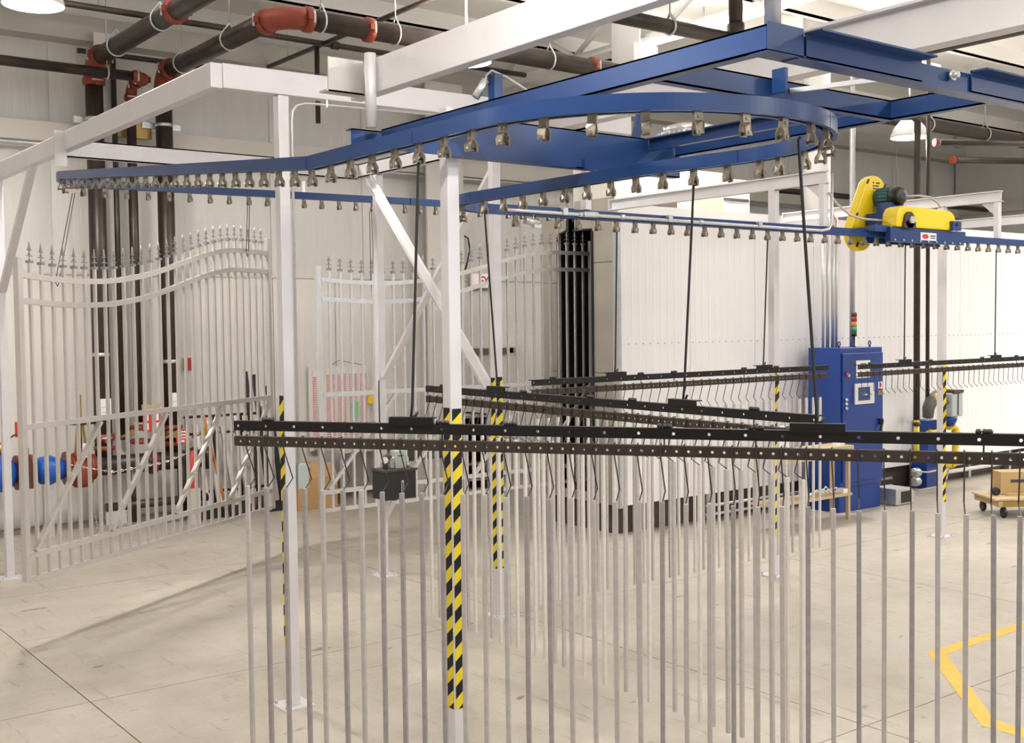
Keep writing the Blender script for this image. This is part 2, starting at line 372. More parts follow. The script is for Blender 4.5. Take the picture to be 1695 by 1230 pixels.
# things standing on the oven roof
def roof_box(label, name, x0, x1, y0, y1, z0, z1, m, cat='duct'):
    t = thing(name, label, cat, ((x0+x1)/2, (y0+y1)/2, z0))
    MB().box(x0, x1, y0, y1, z0, z1).build('casing', m, t, bevel=0.006); return t
t = roof_box('beige sheet metal fan housing on oven roof with dark arched opening', 'fan_housing', 8.75, 10.0, 9.5, 10.2, ZT, 4.25, GIRT)
MB().prism([(9.30, 9.49, 3.60), (9.75, 9.49, 3.60), (9.75, 9.49, 3.70), (9.66, 9.49, 3.745), (9.45, 9.49, 3.745), (9.30, 9.49, 3.67)], (0, 0.02, 0)).build('inlet_opening', BASEB, t)
t = roof_box('plywood faced box on oven roof beside beige fan housing', 'plywood_box', 10.02, 10.55, 9.5, 10.1, ZT, 4.10, WOOD, 'box')
t = roof_box('grey duct section on oven roof right of plywood box', 'duct_box', 10.58, 11.1, 9.55, 10.1, ZT, 4.05, SILVER)
b = MB(); b.box(10.62, 11.06, 9.53, 9.56, 3.78, 3.81); b.build('dark_slot', BASEB, t)
t = thing('exhaust_stack', 'wide round white exhaust stack rising from oven roof to ceiling', 'chimney', (12.36, 9.5, ZT))
MB().tube((12.36, 9.5, ZT), (12.36, 9.5, 6.29), 0.175, 28).build('stack_pipe', WHITE, t)
MB().lathe((12.36, 9.5, ZT), ((0.26, 0), (0.26, 0.02), (0.18, 0.04), (0.18, 0.10)), 28).build('stack_flange', GALV, t)

# ------------------------------------------------------------------ posts of the conveyor frame
S = 0.070
def post(x, y, h, label, tapes, name='support_post'):
    t = thing(name, label, 'post', (x, y, 0))
    MB().box(x-S/2, x+S/2, y-S/2, y+S/2, 0.012, h).build('shaft', SILVER, t, bevel=0.005)
    MB().box(x-0.10, x+0.10, y-0.10, y+0.10, 0, 0.012).build('base_plate', SILVER, t)
    b = MB()
    for sx in (-1, 1):
        for sy in (-1, 1): bolt(b, (x+sx*0.075, y+sy*0.075, 0.012), (0, 0, 1), 0.010, 0.022)
    b.build('anchor_bolts', GALV, t)['kind'] = 'stuff'
    for f, z0, z1 in tapes:
        if f == 'y': MB().box(x-S/2+0.008, x+S/2-0.008, y-S/2-0.002, y-S/2-0.0005, z0, z1).build('hazard_tape', TAPE_Y, t)
        else: MB().box(x-S/2-0.002, x-S/2-0.0005, y-S/2+0.008, y+S/2-0.008, z0, z1).build('hazard_tape', TAPE_X, t)
    return t
p1 = post(3.082, 6.242, 3.665, 'silver square post left of centre with tape only on its left edge', [('x', 0.365, 1.885)])
p2 = post(3.222, 4.695, 3.37, 'nearest silver square post with wide black and yellow tape on two faces', [('x', 0.37, 1.885), ('y', 0.37, 1.88)])
p3 = post(5.370, 8.975, 3.66, 'untaped silver post carrying the black lubricator tank', [])
p4 = post(5.325, 7.145, 3.66, 'silver square post just right of the nearest one, taped on two faces', [('x', 0.38, 1.88), ('y', 0.38, 1.885)])
p5 = post(8.075, 6.675, 3.46, 'taped silver post before the oven wall left of the blue cabinet', [('y', 0.37, 1.86)])
p6 = post(10.865, 6.752, 3.46, 'taped silver post standing right of the blue control cabinet', [('y', 0.37, 1.86)])
p7 = post(2.665, 11.147, 3.665, 'untaped silver post at the left edge beside the leaning gate', [])
def beam(name, label, p, q, wd, h, m=SILVER, plates=()):
    p = Vector(p); q = Vector(q)
    t = thing(name, label, 'beam', (p.x, p.y, p.z))
    MB().obox(p, q, wd, h).build('web', m, t, bevel=0.004); return t
# (p, q are centre lines)
beam('overhead_beam', 'silver overhead beam running away from the near left corner', (2.632+0.035, 6.205, 3.73), (2.632+0.035, 12.6, 3.73), 0.07, 0.142)
t = beam('overhead_beam', 'silver overhead beam resting on the left post, behind the blue rails', (2.705, 6.242, 3.735), (5.9, 6.242, 3.76), 0.07, 0.142)
t = thing('overhead_beam', 'white channel beam behind the blue rail, level with far post top', 'beam', (2.7, 9.25, 3.72))
b = MB(); b.box(2.704, 5.325, 9.25, 9.262, 3.645, 3.785); b.box(2.704, 5.325, 9.25, 9.31, 3.645, 3.655); b.box(2.704, 5.325, 9.25, 9.31, 3.775, 3.785); b.build('web', SILVER, t)
t = thing('overhead_beam', 'silver beam over the cross braced posts with open square end', 'beam', (5.37, 9.39, 3.72))
b = MB(); b.box(5.335, 5.347, 6.05, 9.40, 3.662, 3.785); b.box(5.335, 5.405, 6.05, 9.40, 3.662, 3.672); b.box(5.335, 5.405, 6.05, 9.40, 3.775, 3.785); b.build('web', SILVER, t)
MB().box(5.345, 5.40, 9.385, 9.395, 3.672, 3.775).build('end_plate', SILVER, t)
MB().box(5.345, 5.395, 6.09, 6.15, 3.10, 3.66).build('rail_hanger', SILVER, t)
def brace(label, p, q, wd=0.06, h=0.025):
    t = thing('diagonal_brace', label, 'brace', p)
    b = MB(); b.obox(p, q, h*0.3, wd, (1, 0, 0)); 
    d = (Vector(q)-Vector(p)).normalized(); up = d.cross(Vector((1, 0, 0))).normalized()
    for sg in (-1, 1): b.obox(Vector(p)+up*sg*(wd/2-0.003)+Vector((-h/2, 0, 0)), Vector(q)+up*sg*(wd/2-0.003)+Vector((-h/2, 0, 0)), h, 0.006, up)
    b.build('channel', SILVER, t); return t
brace('silver channel brace sloping down right between two posts, flanges bright', (5.31, 9.00, 3.62), (5.29, 7.19, 1.80), 0.10)
t = thing('diagonal_brace', 'flat silver brace crossing behind, sloping down to the left post', 'brace', (5.36, 7.2, 3.55)); MB().obox((5.40, 7.18, 3.60), (5.38, 8.93, 1.82), 0.03, 0.06, (1, 0, 0)).build('bar', SILVER, t)
t = thing('diagonal_brace', 'short silver brace under the black lubricator tank', 'brace', (5.35, 8.9, 0.55)); MB().obox((5.345, 8.935, 0.50), (5.345, 8.73, 0.735), 0.03, 0.055, (1, 0, 0)).build('bar', SILVER, t)
t = thing('diagonal_brace', 'silver knee brace at the far left under the overhead beam', 'brace', (2.66, 11.1, 2.6)); MB().obox((2.665, 11.10, 2.66), (2.665, 9.98, 3.68), 0.05, 0.06, (1, 0, 0)).build('bar', SILVER, t)
# arms over the straight rail
for (xx, ya, lab) in ((8.08, 8.81, 'silver cantilever arm on the post left of the blue cabinet'), (10.86, 8.81, 'silver cantilever arm behind the yellow drive guards'), (13.64, 8.81, 'farthest silver cantilever arm at the right edge')):
    t = thing('cantilever_arm', lab, 'beam', (xx, ya, 3.5))
    b = MB(); b.box(xx-0.006, xx+0.006, 6.10, ya, 3.462, 3.572); b.box(xx-0.035, xx+0.035, 6.10, ya, 3.562, 3.572); b.box(xx-0.035, xx+0.035, 6.10, ya, 3.462, 3.472); b.build('web', SILVER, t)
    MB().box(xx-0.036, xx+0.036, ya, ya+0.01, 3.46, 3.574).build('end_plate', SILVER, t)
    MB().box(xx-0.03, xx+0.03, 6.115, 6.165, 3.10, 3.462).build('rail_hanger', SILVER, t)
    b = MB(); b.prism([(xx, 6.17, 3.46), (xx, 6.32, 3.46), (xx, 6.17, 3.33)], (0.012, 0, 0)); b.build('gusset', SILVER, t)
post(13.64, 6.75, 3.46, 'far silver post at the right edge behind the drive', [('y', 0.37, 1.86)])
# hanging support beams over the take-up frame
t = thing('overhead_beam', 'large silver box beam descending from top centre with welded stub end', 'beam', (3.1, 5.4, 3.6))
MB().box(3.085, 3.155, 1.2, 5.42, 3.505, 3.685).build('web', SILVER, t, bevel=0.004)
b = MB(); b.box(2.86, 3.085, 5.25, 5.258, 3.505, 3.68); b.box(2.85, 3.085, 5.25, 5.33, 3.505, 3.513); b.build('stub_channel', ALU, t)
b = MB(); b.tube((3.075, 5.254, 3.51), (3.075, 5.254, 3.68), 0.012, 6); b.build('weld_bead', GALV, t)
t = thing('overhead_beam', 'grey steel I-beam crossing the top right corner', 'beam', (4.9, 3.5, 3.7))
b = MB(); b.box(4.90, 4.912, 1.0, 7.2, 3.59, 3.80); b.box(4.85, 4.96, 1.0, 7.2, 3.795, 3.81); b.box(4.85, 4.96, 1.0, 7.2, 3.58, 3.592); b.build('web', SILVER, t)
def hanger_pipe(label, x, y, z0, z1, r=0.03):
    t = thing('hanger_pipe', label, 'pipe', (x, y, z0)); MB().tube((x, y, z0), (x, y, z1), r, 14).build('tube', SILVER, t); return t
hanger_pipe('silver round hanger pipe welded to the box beam stub end', 3.05, 5.15, 3.32, 3.70)
hanger_pipe('silver round hanger pipe at the near corner of the blue frame', 3.215, 2.66, 3.32, 6.28)
t = thing('rail_drop', 'flat silver drop plate holding the far left rail turn', 'bracket', (2.62, 8.95, 3.53))
MB().obox((2.60, 8.99, 3.53), (2.60, 8.99, 3.80), 0.012, 0.09, (1, 0, 0)).build('plate', ALU, t)
t = thing('rail_drop', 'silver drop strut hanging from the white channel beam', 'bracket', (5.06, 9.3, 3.53)); MB().box(5.03, 5.09, 9.72, 9.78, 3.53, 3.66).build('plate', SILVER, t)

# ------------------------------------------------------------------ overhead conveyor rail with its chain pendants
ZA, ZB = 3.475, 3.035
PROF = [(-.031, 0), (-.031, .062), (.031, .062), (.031, 0), (.012, 0), (.012, .007), (.024, .007), (.024, .055), (-.024, .055), (-.024, .007), (-.012, .007), (-.012, 0)]
cv = thing('overhead_conveyor', 'blue enclosed track conveyor rail looping overhead with chain pendants', 'conveyor', (2.556, 4.86, 3.0))
def track(pts): MB().sweep(PROF, pts).build('track', BLUE, cv)
RD = 0.45; RL = 0.79; LC = (3.346, 3.505)
track([V(9.1, 9.75, ZA+0.04), V(6.2, 9.75, ZA+0.03)]); track([V(6.19, 9.75, ZA+0.03), V(3.15, 9.75, ZA)])
track(arc(3.15, 9.75-RD, RD, PI/2, PI, ZA, 14))
def dz(y): return ZB+(ZA-ZB)*max(0, min(1, (y-4.86)/(9.30-4.86)))
def dx_(y): return 2.556+0.144*max(0, min(1, (y-4.86)/(9.30-4.86)))
track([V(2.70, 9.30, ZA), V(2.556, 4.87, ZB+0.001)])
track([V(2.556, 4.86, ZB), V(2.556, 3.95, ZB)])
track([V(2.556, 3.94, ZB), V(2.556, 3.51, ZB)]+arc(*LC, RL, PI, 1.62*PI, ZB, 60))
track(arc(*LC, RL, 1.622*PI, 2*PI, ZB, 44)+[V(4.130, 3.60, ZB)])
CP = [(4.130, 3.605), (4.115, 3.72), (4.092, 3.84), (4.070, 3.98), (4.060, 4.12), (4.056, 4.3), (4.056, 5.65)]
track([V(a, c, ZB) for a, c in CP])
def cx_(y):
    for (a, b_), (c, d_) in zip(CP, CP[1:]):
        if b_ <= y <= d_: return a+(c-a)*(y-b_)/(d_-b_)
    return 4.136
track(arc(4.556, 5.65, 0.5, PI, PI/2, ZB, 16))
track([V(4.556, 6.15, ZB), V(8.45, 6.15, ZB)]); track([V(8.455, 6.15, ZB), V(17.5, 6.15, ZB)])
b = MB()
b.box(-.016, .016, -.010, .010, -.034, .012)
for sg in (-1, 1): b.prism([(-.016, sg*.004, -.030), (.016, sg*.004, -.030), (.017, sg*.016, -.052), (.014, sg*.016, -.078), (-.014, sg*.016, -.078), (-.017, sg*.016, -.052)], (0, sg*.006, 0))
bolt(b, (0, -.026, -.068), (0, 1, 0), .007, .052)
bolt(b, (0, -.014, -.016), (0, 1, 0), .006, .028)
pend0 = b.build('chain_pendant', PEND, origin=(0, 0, 0))
b = MB(); b.box(-.016, .016, -.0125, -.0105, -.032, .004); bolt(b, (0, -.0165, -.018), (0, 1, 0), .0065, .005)
first = [True]
def pendant(x, y, z, ang):
    # parts of the conveyor; all share one mesh
    if first[0]:
        o = pend0; first[0] = False; o.parent = cv
    else:
        o = pend0.copy(); COL.objects.link(o); o.parent = cv
    o.location = V(x, y, z)-base_of(cv); o.rotation_euler = (R.uniform(-.05, .05), R.uniform(-.06, .06), ang)
x = 3.17
while x < 8.9: pendant(x, 9.75, ZA+0.006*(x-3), 0); x += 0.186
for a in (0.62, 0.78, 0.94): pendant(3.15+RD*math.cos(a*PI), 9.30+RD*math.sin(a*PI), ZA, a*PI+PI/2)
y = 3.942
while y < 9.2: pendant(dx_(y), y, dz(y), PI/2); y += 0.186
y = 3.942-0.186; sarc = 0.186*3-(3.942-3.505)
for k in (1, 2): pendant(2.556, 3.942-0.186*k, ZB, PI/2)
while sarc < PI*RL:
    a = PI+sarc/RL; pendant(LC[0]+RL*math.cos(a), LC[1]+RL*math.sin(a), ZB, a+PI/2); sarc += 0.186
y = 3.868-0.372
while y < 5.6: pendant(cx_(y), y, ZB, PI/2); y += 0.186
for a in (0.88, 0.70): pendant(4.556+.5*math.cos(a*PI), 5.65+.5*math.sin(a*PI), ZB, a*PI+PI/2)
x = 4.76
while x < 15.8: pendant(x, 6.15, ZB, 0); x += 0.186
# conduit clipped along the straight rail
t = thing('rail_conduit', 'bright steel conduit clipped along the straight blue rail, bending up', 'conduit', (4.6, 6.1, 3.07))
MB().path([(4.60, 6.135, 3.066), (4.75, 6.10, 3.062), (8.0, 6.10, 3.058), (8.10, 6.10, 3.075), (8.14, 6.10, 3.13), (8.14, 6.10, 3.55)], 0.013, 10).build('tube', GALV, t)
for xx in (5.15, 6.18, 7.2): MB().box(xx-.02, xx+.02, 6.08, 6.118, 3.05, 3.10).build('clip', GALV, t)
for xx in (5.28, 5.68, 6.5): MB().tube((xx, 6.10, 3.062), (xx+.04, 6.10, 3.062), .018, 10).build('conduit_coupling', GALV, t)
b = MB(); b.box(5.32, 5.46, 6.075, 6.115, 3.045, 3.085); b.build('junction_body', GALV, t, bevel=0.012)
t = thing('photo_sensor', 'small grey cylindrical sensor hanging under the straight rail', 'sensor', (4.85, 6.1, 2.98))
MB().tube((4.80, 6.1, 3.0), (4.91, 6.1, 2.985), 0.026, 12).build('body', GALV, t); MB().box(4.87, 4.93, 6.08, 6.12, 2.95, 2.975).build('bracket', GALV, t)
MB().tube((4.875, 6.1, 2.99), (4.875, 6.1, 3.04), 0.006, 6).build('stem', GALV, t)

# ------------------------------------------------------------------ blue take-up frame above the loop
tk = thing('takeup_frame', 'blue steel channel take-up frame lying over the conveyor loop', 'frame', (3.15, 5.2, 3.23))
ZF0, ZF1 = 3.235, 3.325
def chan_y(x, y0, y1, open_dir=1, fl=0.05, z0=ZF0, z1=ZF1, nm='channel'):
    b = MB(); b.box(x, x+0.007, y0, y1, z0, z1); xa, xb = (x, x+fl) if open_dir > 0 else (x+0.007-fl, x+0.007)
    b.box(xa, xb, y0, y1, z0, z0+0.007); b.box(xa, xb, y0, y1, z1-0.007, z1); b.build(nm, BLUE, tk)
def chan_x(y, x0, x1, open_dir=1, fl=0.05, z0=ZF0, z1=ZF1, nm='channel'):
    b = MB(); b.box(x0, x1, y, y+0.007, z0, z1); ya, yb = (y, y+fl) if open_dir > 0 else (y+0.007-fl, y+0.007)
    b.box(x0, x1, ya, yb, z0, z0+0.007); b.box(x0, x1, ya, yb, z1-0.007, z1); b.build(nm, BLUE, tk)
chan_y(3.135, 2.62, 5.19, 1, 0.06)
b = MB(); b.box(3.135, 3.33, 2.615, 2.622, ZF0, 3.335); b.box(3.135, 3.42, 2.615, 2.70, ZF0-.004, ZF0+.004); b.build('corner_plate', BLUE, tk)
for x0, x1 in ((3.345, 4.06), (4.42, 6.8)):
    b = MB(); b.box(x0, x1, 2.615, 2.622, ZF0, 3.325); b.box(x0, x1, 2.545, 2.622, 3.318, 3.325); b.box(x0, x1, 2.615, 2.665, ZF0, ZF0+.006); b.build('channel', BLUE, tk)
b = MB(); b.box(3.30, 6.8, 2.625, 2.633, ZF0-.002, 3.312); b.box(3.30, 6.8, 2.615, 2.69, ZF0-.008, ZF0-.001); b.build('backing_plate', BLUE, tk)
b = MB(); bolt(b, (4.27, 2.615, 3.285), (0, -1, 0), .022, .012); bolt(b, (4.27, 2.603, 3.285), (0, -1, 0), .013, .02); b.build('bolt', GALV, tk)
chan_x(3.19, 3.20, 4.735, 1, 0.05)
chan_x(5.24, 2.985, 3.20, 1, 0.06)
chan_x(4.60, 3.142, 4.75, 1, 0.06, 3.118, 3.318)
b = MB(); b.box(2.86, 3.95, 4.575, 4.599, 3.116, 3.178); b.build('channel', BLUE, tk)
b = MB(); b.box(4.02, 4.30, 4.585, 4.599, 3.116, 3.168); b.build('lug', BLUE, tk)
chan_y(4.70, 2.70, 3.19, 1, 0.05); chan_y(4.70, 3.25, 4.59, 1, 0.05)
chan_y(4.50, 3.25, 4.59, -1, 0.04, ZF0+.01, ZF1-.01)
b = MB(); b.obox((4.20, 2.70, 3.30), (3.97, 3.19, 3.285), .02, .02); b.build('slide_rod', GALV, tk)
MB().box(3.85, 3.868, 3.12, 3.19, 3.26, 3.36).build('lug', BLUE, tk); MB().box(3.95, 4.12, 3.26, 3.30, 3.28, 3.345).build('lug', BLUE, tk)
MB().box(3.175, 3.225, 4.25, 4.30, 3.325, 3.455).build('upright_tube', BLUE, tk, bevel=.003)
MB().obox((4.49, 4.69, 3.325), (4.53, 4.69, 3.48), .05, .02, (0, 1, 0)).build('upright_tube', BLUE, tk)
t = thing('limit_switch', 'grey cylindrical limit switch with white cable on blue upright tube', 'switch', (3.14, 4.29, 3.36))
MB().tube((3.11, 4.31, 3.345), (3.155, 4.29, 3.425), .019, 12).build('body', GALV, t)
MB().path([(3.155, 4.29, 3.425), (3.16, 4.29, 3.45), (3.19, 4.29, 3.475), (3.26, 4.27, 3.45), (3.36, 4.25, 3.40), (3.45, 4.25, 3.33)], .005, 6).build('cable', WHITE, t)
t = thing('cable_loop', 'short white cable loop standing up behind the blue channel', 'cable', (3.6, 3.9, 3.32))
MB().path([(3.53, 4.0, 3.31), (3.54, 4.0, 3.37), (3.60, 4.0, 3.40), (3.67, 4.0, 3.38), (3.69, 4.0, 3.32)], .010, 7).build('cable', WHITE, t)
t = thing('toothed_wheel', 'grey toothed horizontal wheel inside the conveyor loop', 'wheel', (4.95, 4.72, 3.40))
b = MB(); b.lathe((4.95, 4.72, 3.37), ((.17, 0), (.17, .03)), 36)
for k in range(40):
    a = 2*PI*k/40; b.obox((4.95+.165*math.cos(a), 4.72+.165*math.sin(a), 3.385), (4.95+.195*math.cos(a), 4.72+.195*math.sin(a), 3.385), .012, .026)
b.build('toothed_rim', GALV, t)
MB().lathe((4.95, 4.72, 3.40), ((.15, 0), (.15, .04), (.10, .055), (.05, .06)), 28).build('hub', ALUB, t)
MB().box(4.93, 4.97, 4.70, 4.74, 3.24, 3.38).build('spindle', GALV, t)

# ------------------------------------------------------------------ chain drive unit on the straight rail
dr = thing('chain_drive', 'yellow guarded chain drive with teal motor on the blue rail', 'drive unit', (9.2, 6.1, 3.0))
b = MB(); b.box(8.84, 10.02, 6.00, 6.05, 3.02, 3.145); b.box(8.72, 10.06, 6.05, 6.40, 3.12, 3.15); b.box(8.84, 10.02, 6.25, 6.30, 3.02, 3.12); b.build('frame', BLUE, dr)
b = MB(); b.box(9.95, 10.08, 6.02, 6.10, 3.05, 3.15); b.box(8.66, 8.86, 6.03, 6.10, 3.105, 3.16); b.build('end_bracket', BLUE, dr)
b = MB()
for k in range(9): bolt(b, (8.9+.13*k, 5.999, 3.035), (0, -1, 0), .010, .012); bolt(b, (8.9+.13*k, 6.03, 3.145), (0, 0, 1), .010, .014)
b.build('frame_bolts', GALV, dr)['kind'] = 'stuff'
def stadium(c1, r1_, c2, r2_, y, dy, n=14):
    d = Vector((c2[0]-c1[0], c2[1]-c1[1])); a = math.atan2(d.y, d.x); pts = []
    for k in range(n+1): th = a+PI/2+PI*k/n; pts.append((c1[0]+r1_*math.cos(th), y, c1[1]+r1_*math.sin(th)))
    for k in range(n+1): th = a-PI/2+PI*k/n; pts.append((c2[0]+r2_*math.cos(th), y, c2[1]+r2_*math.sin(th)))
    return pts
MB().prism(stadium((9.225, 3.465), .175, (9.02, 3.10), .165, 6.42, 0), (0, .09, 0)).build('belt_guard', YEL, dr, bevel=.012)
b = MB()
for (px, pz) in ((9.10, 3.58), (9.36, 3.55), (8.93, 3.26), (8.94, 2.99)): b.obox((px-.012, 6.415, pz-.02), (px+.012, 6.415, pz+.02), .012, .014, (0, 1, 0))
b.build('guard_latches', BLACK, dr)
b = MB()
for i, (wd) in enumerate((.03, .09)): b.box(9.18+.05*i, 9.18+.05*i+wd*.6, 6.416, 6.419, 3.565, 3.58)
b.box(9.18, 9.27, 6.416, 6.419, 3.54, 3.55); b.box(9.18, 9.275, 6.416, 6.419, 3.515, 3.525); b.build('guard_stencil', INK, dr)
pts = [(8.92, 5.99, 3.15), (9.87, 5.99, 3.15), (9.87, 5.99, 3.25), (9.84, 5.99, 3.305), (9.77, 5.99, 3.335), (9.05, 5.99, 3.345), (8.97, 5.99, 3.325), (8.93, 5.99, 3.27)]
MB().prism(pts, (0, .16, 0)).build('chain_guard', YEL, dr, bevel=.02)
b = MB(); b.lathe((9.09, 5.985, 3.215), ((.075, 0), (.075, .02)), 18, (0, -1, 0)); b.box(9.00, 9.18, 5.965, 5.985, 3.145, 3.20); b.build('pillow_block', BASEB, dr)
MB().lathe((9.09, 5.965, 3.215), ((.035, 0), (.035, .03)), 6, (0, -1, 0)).build('shaft_end', GALV, dr)
b = MB(); b.box(9.76, 9.90, 5.955, 5.99, 3.15, 3.235); bolt(b, (9.83, 5.955, 3.205), (0, -1, 0), .015, .015); b.build('lug_bracket', BLUE, dr)
b = MB(); b.lathe((9.245, 6.42, 3.46), ((.07, 0), (.082, .02), (.082, .17)), 20, (0, -1, 0))
for k in range(16):
    a = 2*PI*k/16; b.obox((9.245+.084*math.cos(a), 6.39, 3.46+.084*math.sin(a)), (9.245+.084*math.cos(a), 6.26, 3.46+.084*math.sin(a)), .008, .012)
b.build('motor_body', TEAL, dr)
MB().lathe((9.245, 6.25, 3.46), ((.086, 0), (.09, .015), (.086, .085), (.07, .105), (.03, .11)), 22, (0, -1, 0)).build('fan_cowl', BLACK, dr)
b = MB(); b.box(9.05, 9.35, 6.15, 6.40, 3.20, 3.30); b.box(9.15, 9.34, 6.2, 6.36, 3.30, 3.40); b.box(8.93, 9.20, 6.05, 6.2, 3.15, 3.215); b.build('gear_reducer', BLUEC, dr)
MB().box(9.30, 9.55, 5.994, 5.999, 3.045, 3.115).build('maker_label', LABEL, dr)
b = MB(); b.prism([(9.32, 5.990, 3.08), (9.34, 5.990, 3.10), (9.40, 5.990, 3.10), (9.42, 5.990, 3.08), (9.40, 5.990, 3.06), (9.34, 5.990, 3.06)], (0, .003, 0)); b.build('label_emblem', REDS, dr)
b = MB(); b.box(9.45, 9.53, 5.990, 5.993, 3.083, 3.093); b.box(9.45, 9.53, 5.990, 5.993, 3.065, 3.073); b.build('label_print', INK, dr)
for ch in dr.children:
    if not ch.name.startswith(('belt_guard', 'guard_')): ch.location.z -= .028
t = thing('flex_conduit', 'grey flexible conduit drooping from cantilever arm to drive motor', 'cable', (8.1, 6.2, 3.3))
MB().path([(8.10, 6.10, 3.38), (8.25, 6.12, 3.29), (8.45, 6.14, 3.215), (8.65, 6.15, 3.19), (8.95, 6.15, 3.19)], .011, 7).build('tube', STRUT, t)
t = thing('flex_conduit', 'grey flexible conduit arching over the right end of yellow guard', 'cable', (9.8, 6.1, 3.34))
MB().path([(9.75, 6.08, 3.335), (9.74, 6.1, 3.39), (9.68, 6.14, 3.44), (9.58, 6.2, 3.455), (9.40, 6.25, 3.44)], .011, 7).build('tube', STRUT, t)
t = thing('orange_cord', 'orange cord looped beside the hanger above the straight rail', 'cable', (8.2, 6.1, 3.1))
MB().path([(8.16, 6.12, 3.30), (8.19, 6.12, 3.20), (8.23, 6.12, 3.14), (8.21, 6.12, 3.10), (8.15, 6.12, 3.11)], .006, 6).build('cord', ORANGE, t)

# ------------------------------------------------------------------ load bars, hooks and pickets hung from the conveyor
def perforated(b, p0, d, n, L, z0, z1, holes, hr, th):
    """strip of length L from p0 along unit d (horizontal), front face shifted by n, with through holes"""
    hs = sorted(holes); cells = []; cur = 0.0; hw = (z1-z0)*0.5
    for h in hs:
        a, c = h-hw*0.9, h+hw*0.9
        if a > cur+1e-4: cells.append((cur, a, None))
        cells.append((max(a, cur), c, h)); cur = c
    if cur < L: cells.append((cur, L, None))
    zc = (z0+z1)/2
    P = lambda s, z, k: Vector((p0[0]+d.x*s+n.x*k, p0[1]+d.y*s+n.y*k, z))
    for a, c, h in cells:
        for k, flip in ((th/2, 1), (-th/2, -1)):
            if h is None: b.face([P(a, z0, k), P(c, z0, k), P(c, z1, k), P(a, z1, k)])
            else:
                out = [(c, zc), (c, z1), (h, z1), (a, z1), (a, zc), (a, z0), (h, z0), (c, z0)]
                inn = [(h+hr*math.cos(PI/4*i), zc+hr*math.sin(PI/4*i)) for i in range(8)]
                for i in range(8):
                    j = (i+1) % 8
                    b.face([P(*out[i], k), P(*out[j], k), P(*inn[j], k), P(*inn[i], k)])
        if h is not None:
            inn = [(h+hr*math.cos(PI/4*i), zc+hr*math.sin(PI/4*i)) for i in range(8)]
            for i in range(8):
                j = (i+1) % 8; b.face([P(*inn[i], -th/2), P(*inn[j], -th/2), P(*inn[j], th/2), P(*inn[i], th/2)])
    for z in (z0, z1): b.face([P(0, z, -th/2), P(L, z, -th/2), P(L, z, th/2), P(0, z, th/2)])
    for s in (0, L): b.face([P(s, z0, -th/2), P(s, z1, -th/2), P(s, z1, th/2), P(s, z0, th/2)])
ZU1, ZU0, ZL1, ZL0 = 1.888, 1.846, 1.820, 1.778
ONES = 'first second third fourth fifth sixth seventh eighth ninth tenth eleventh twelfth thirteenth fourteenth fifteenth sixteenth seventeenth eighteenth nineteenth twentieth'.split()
def nth(k):
    k += 1
    if k <= 20: return ONES[k-1]
    if k == 30: return 'thirtieth'
    return ('twenty-' if k < 30 else 'thirty-')+ONES[k % 10-1]
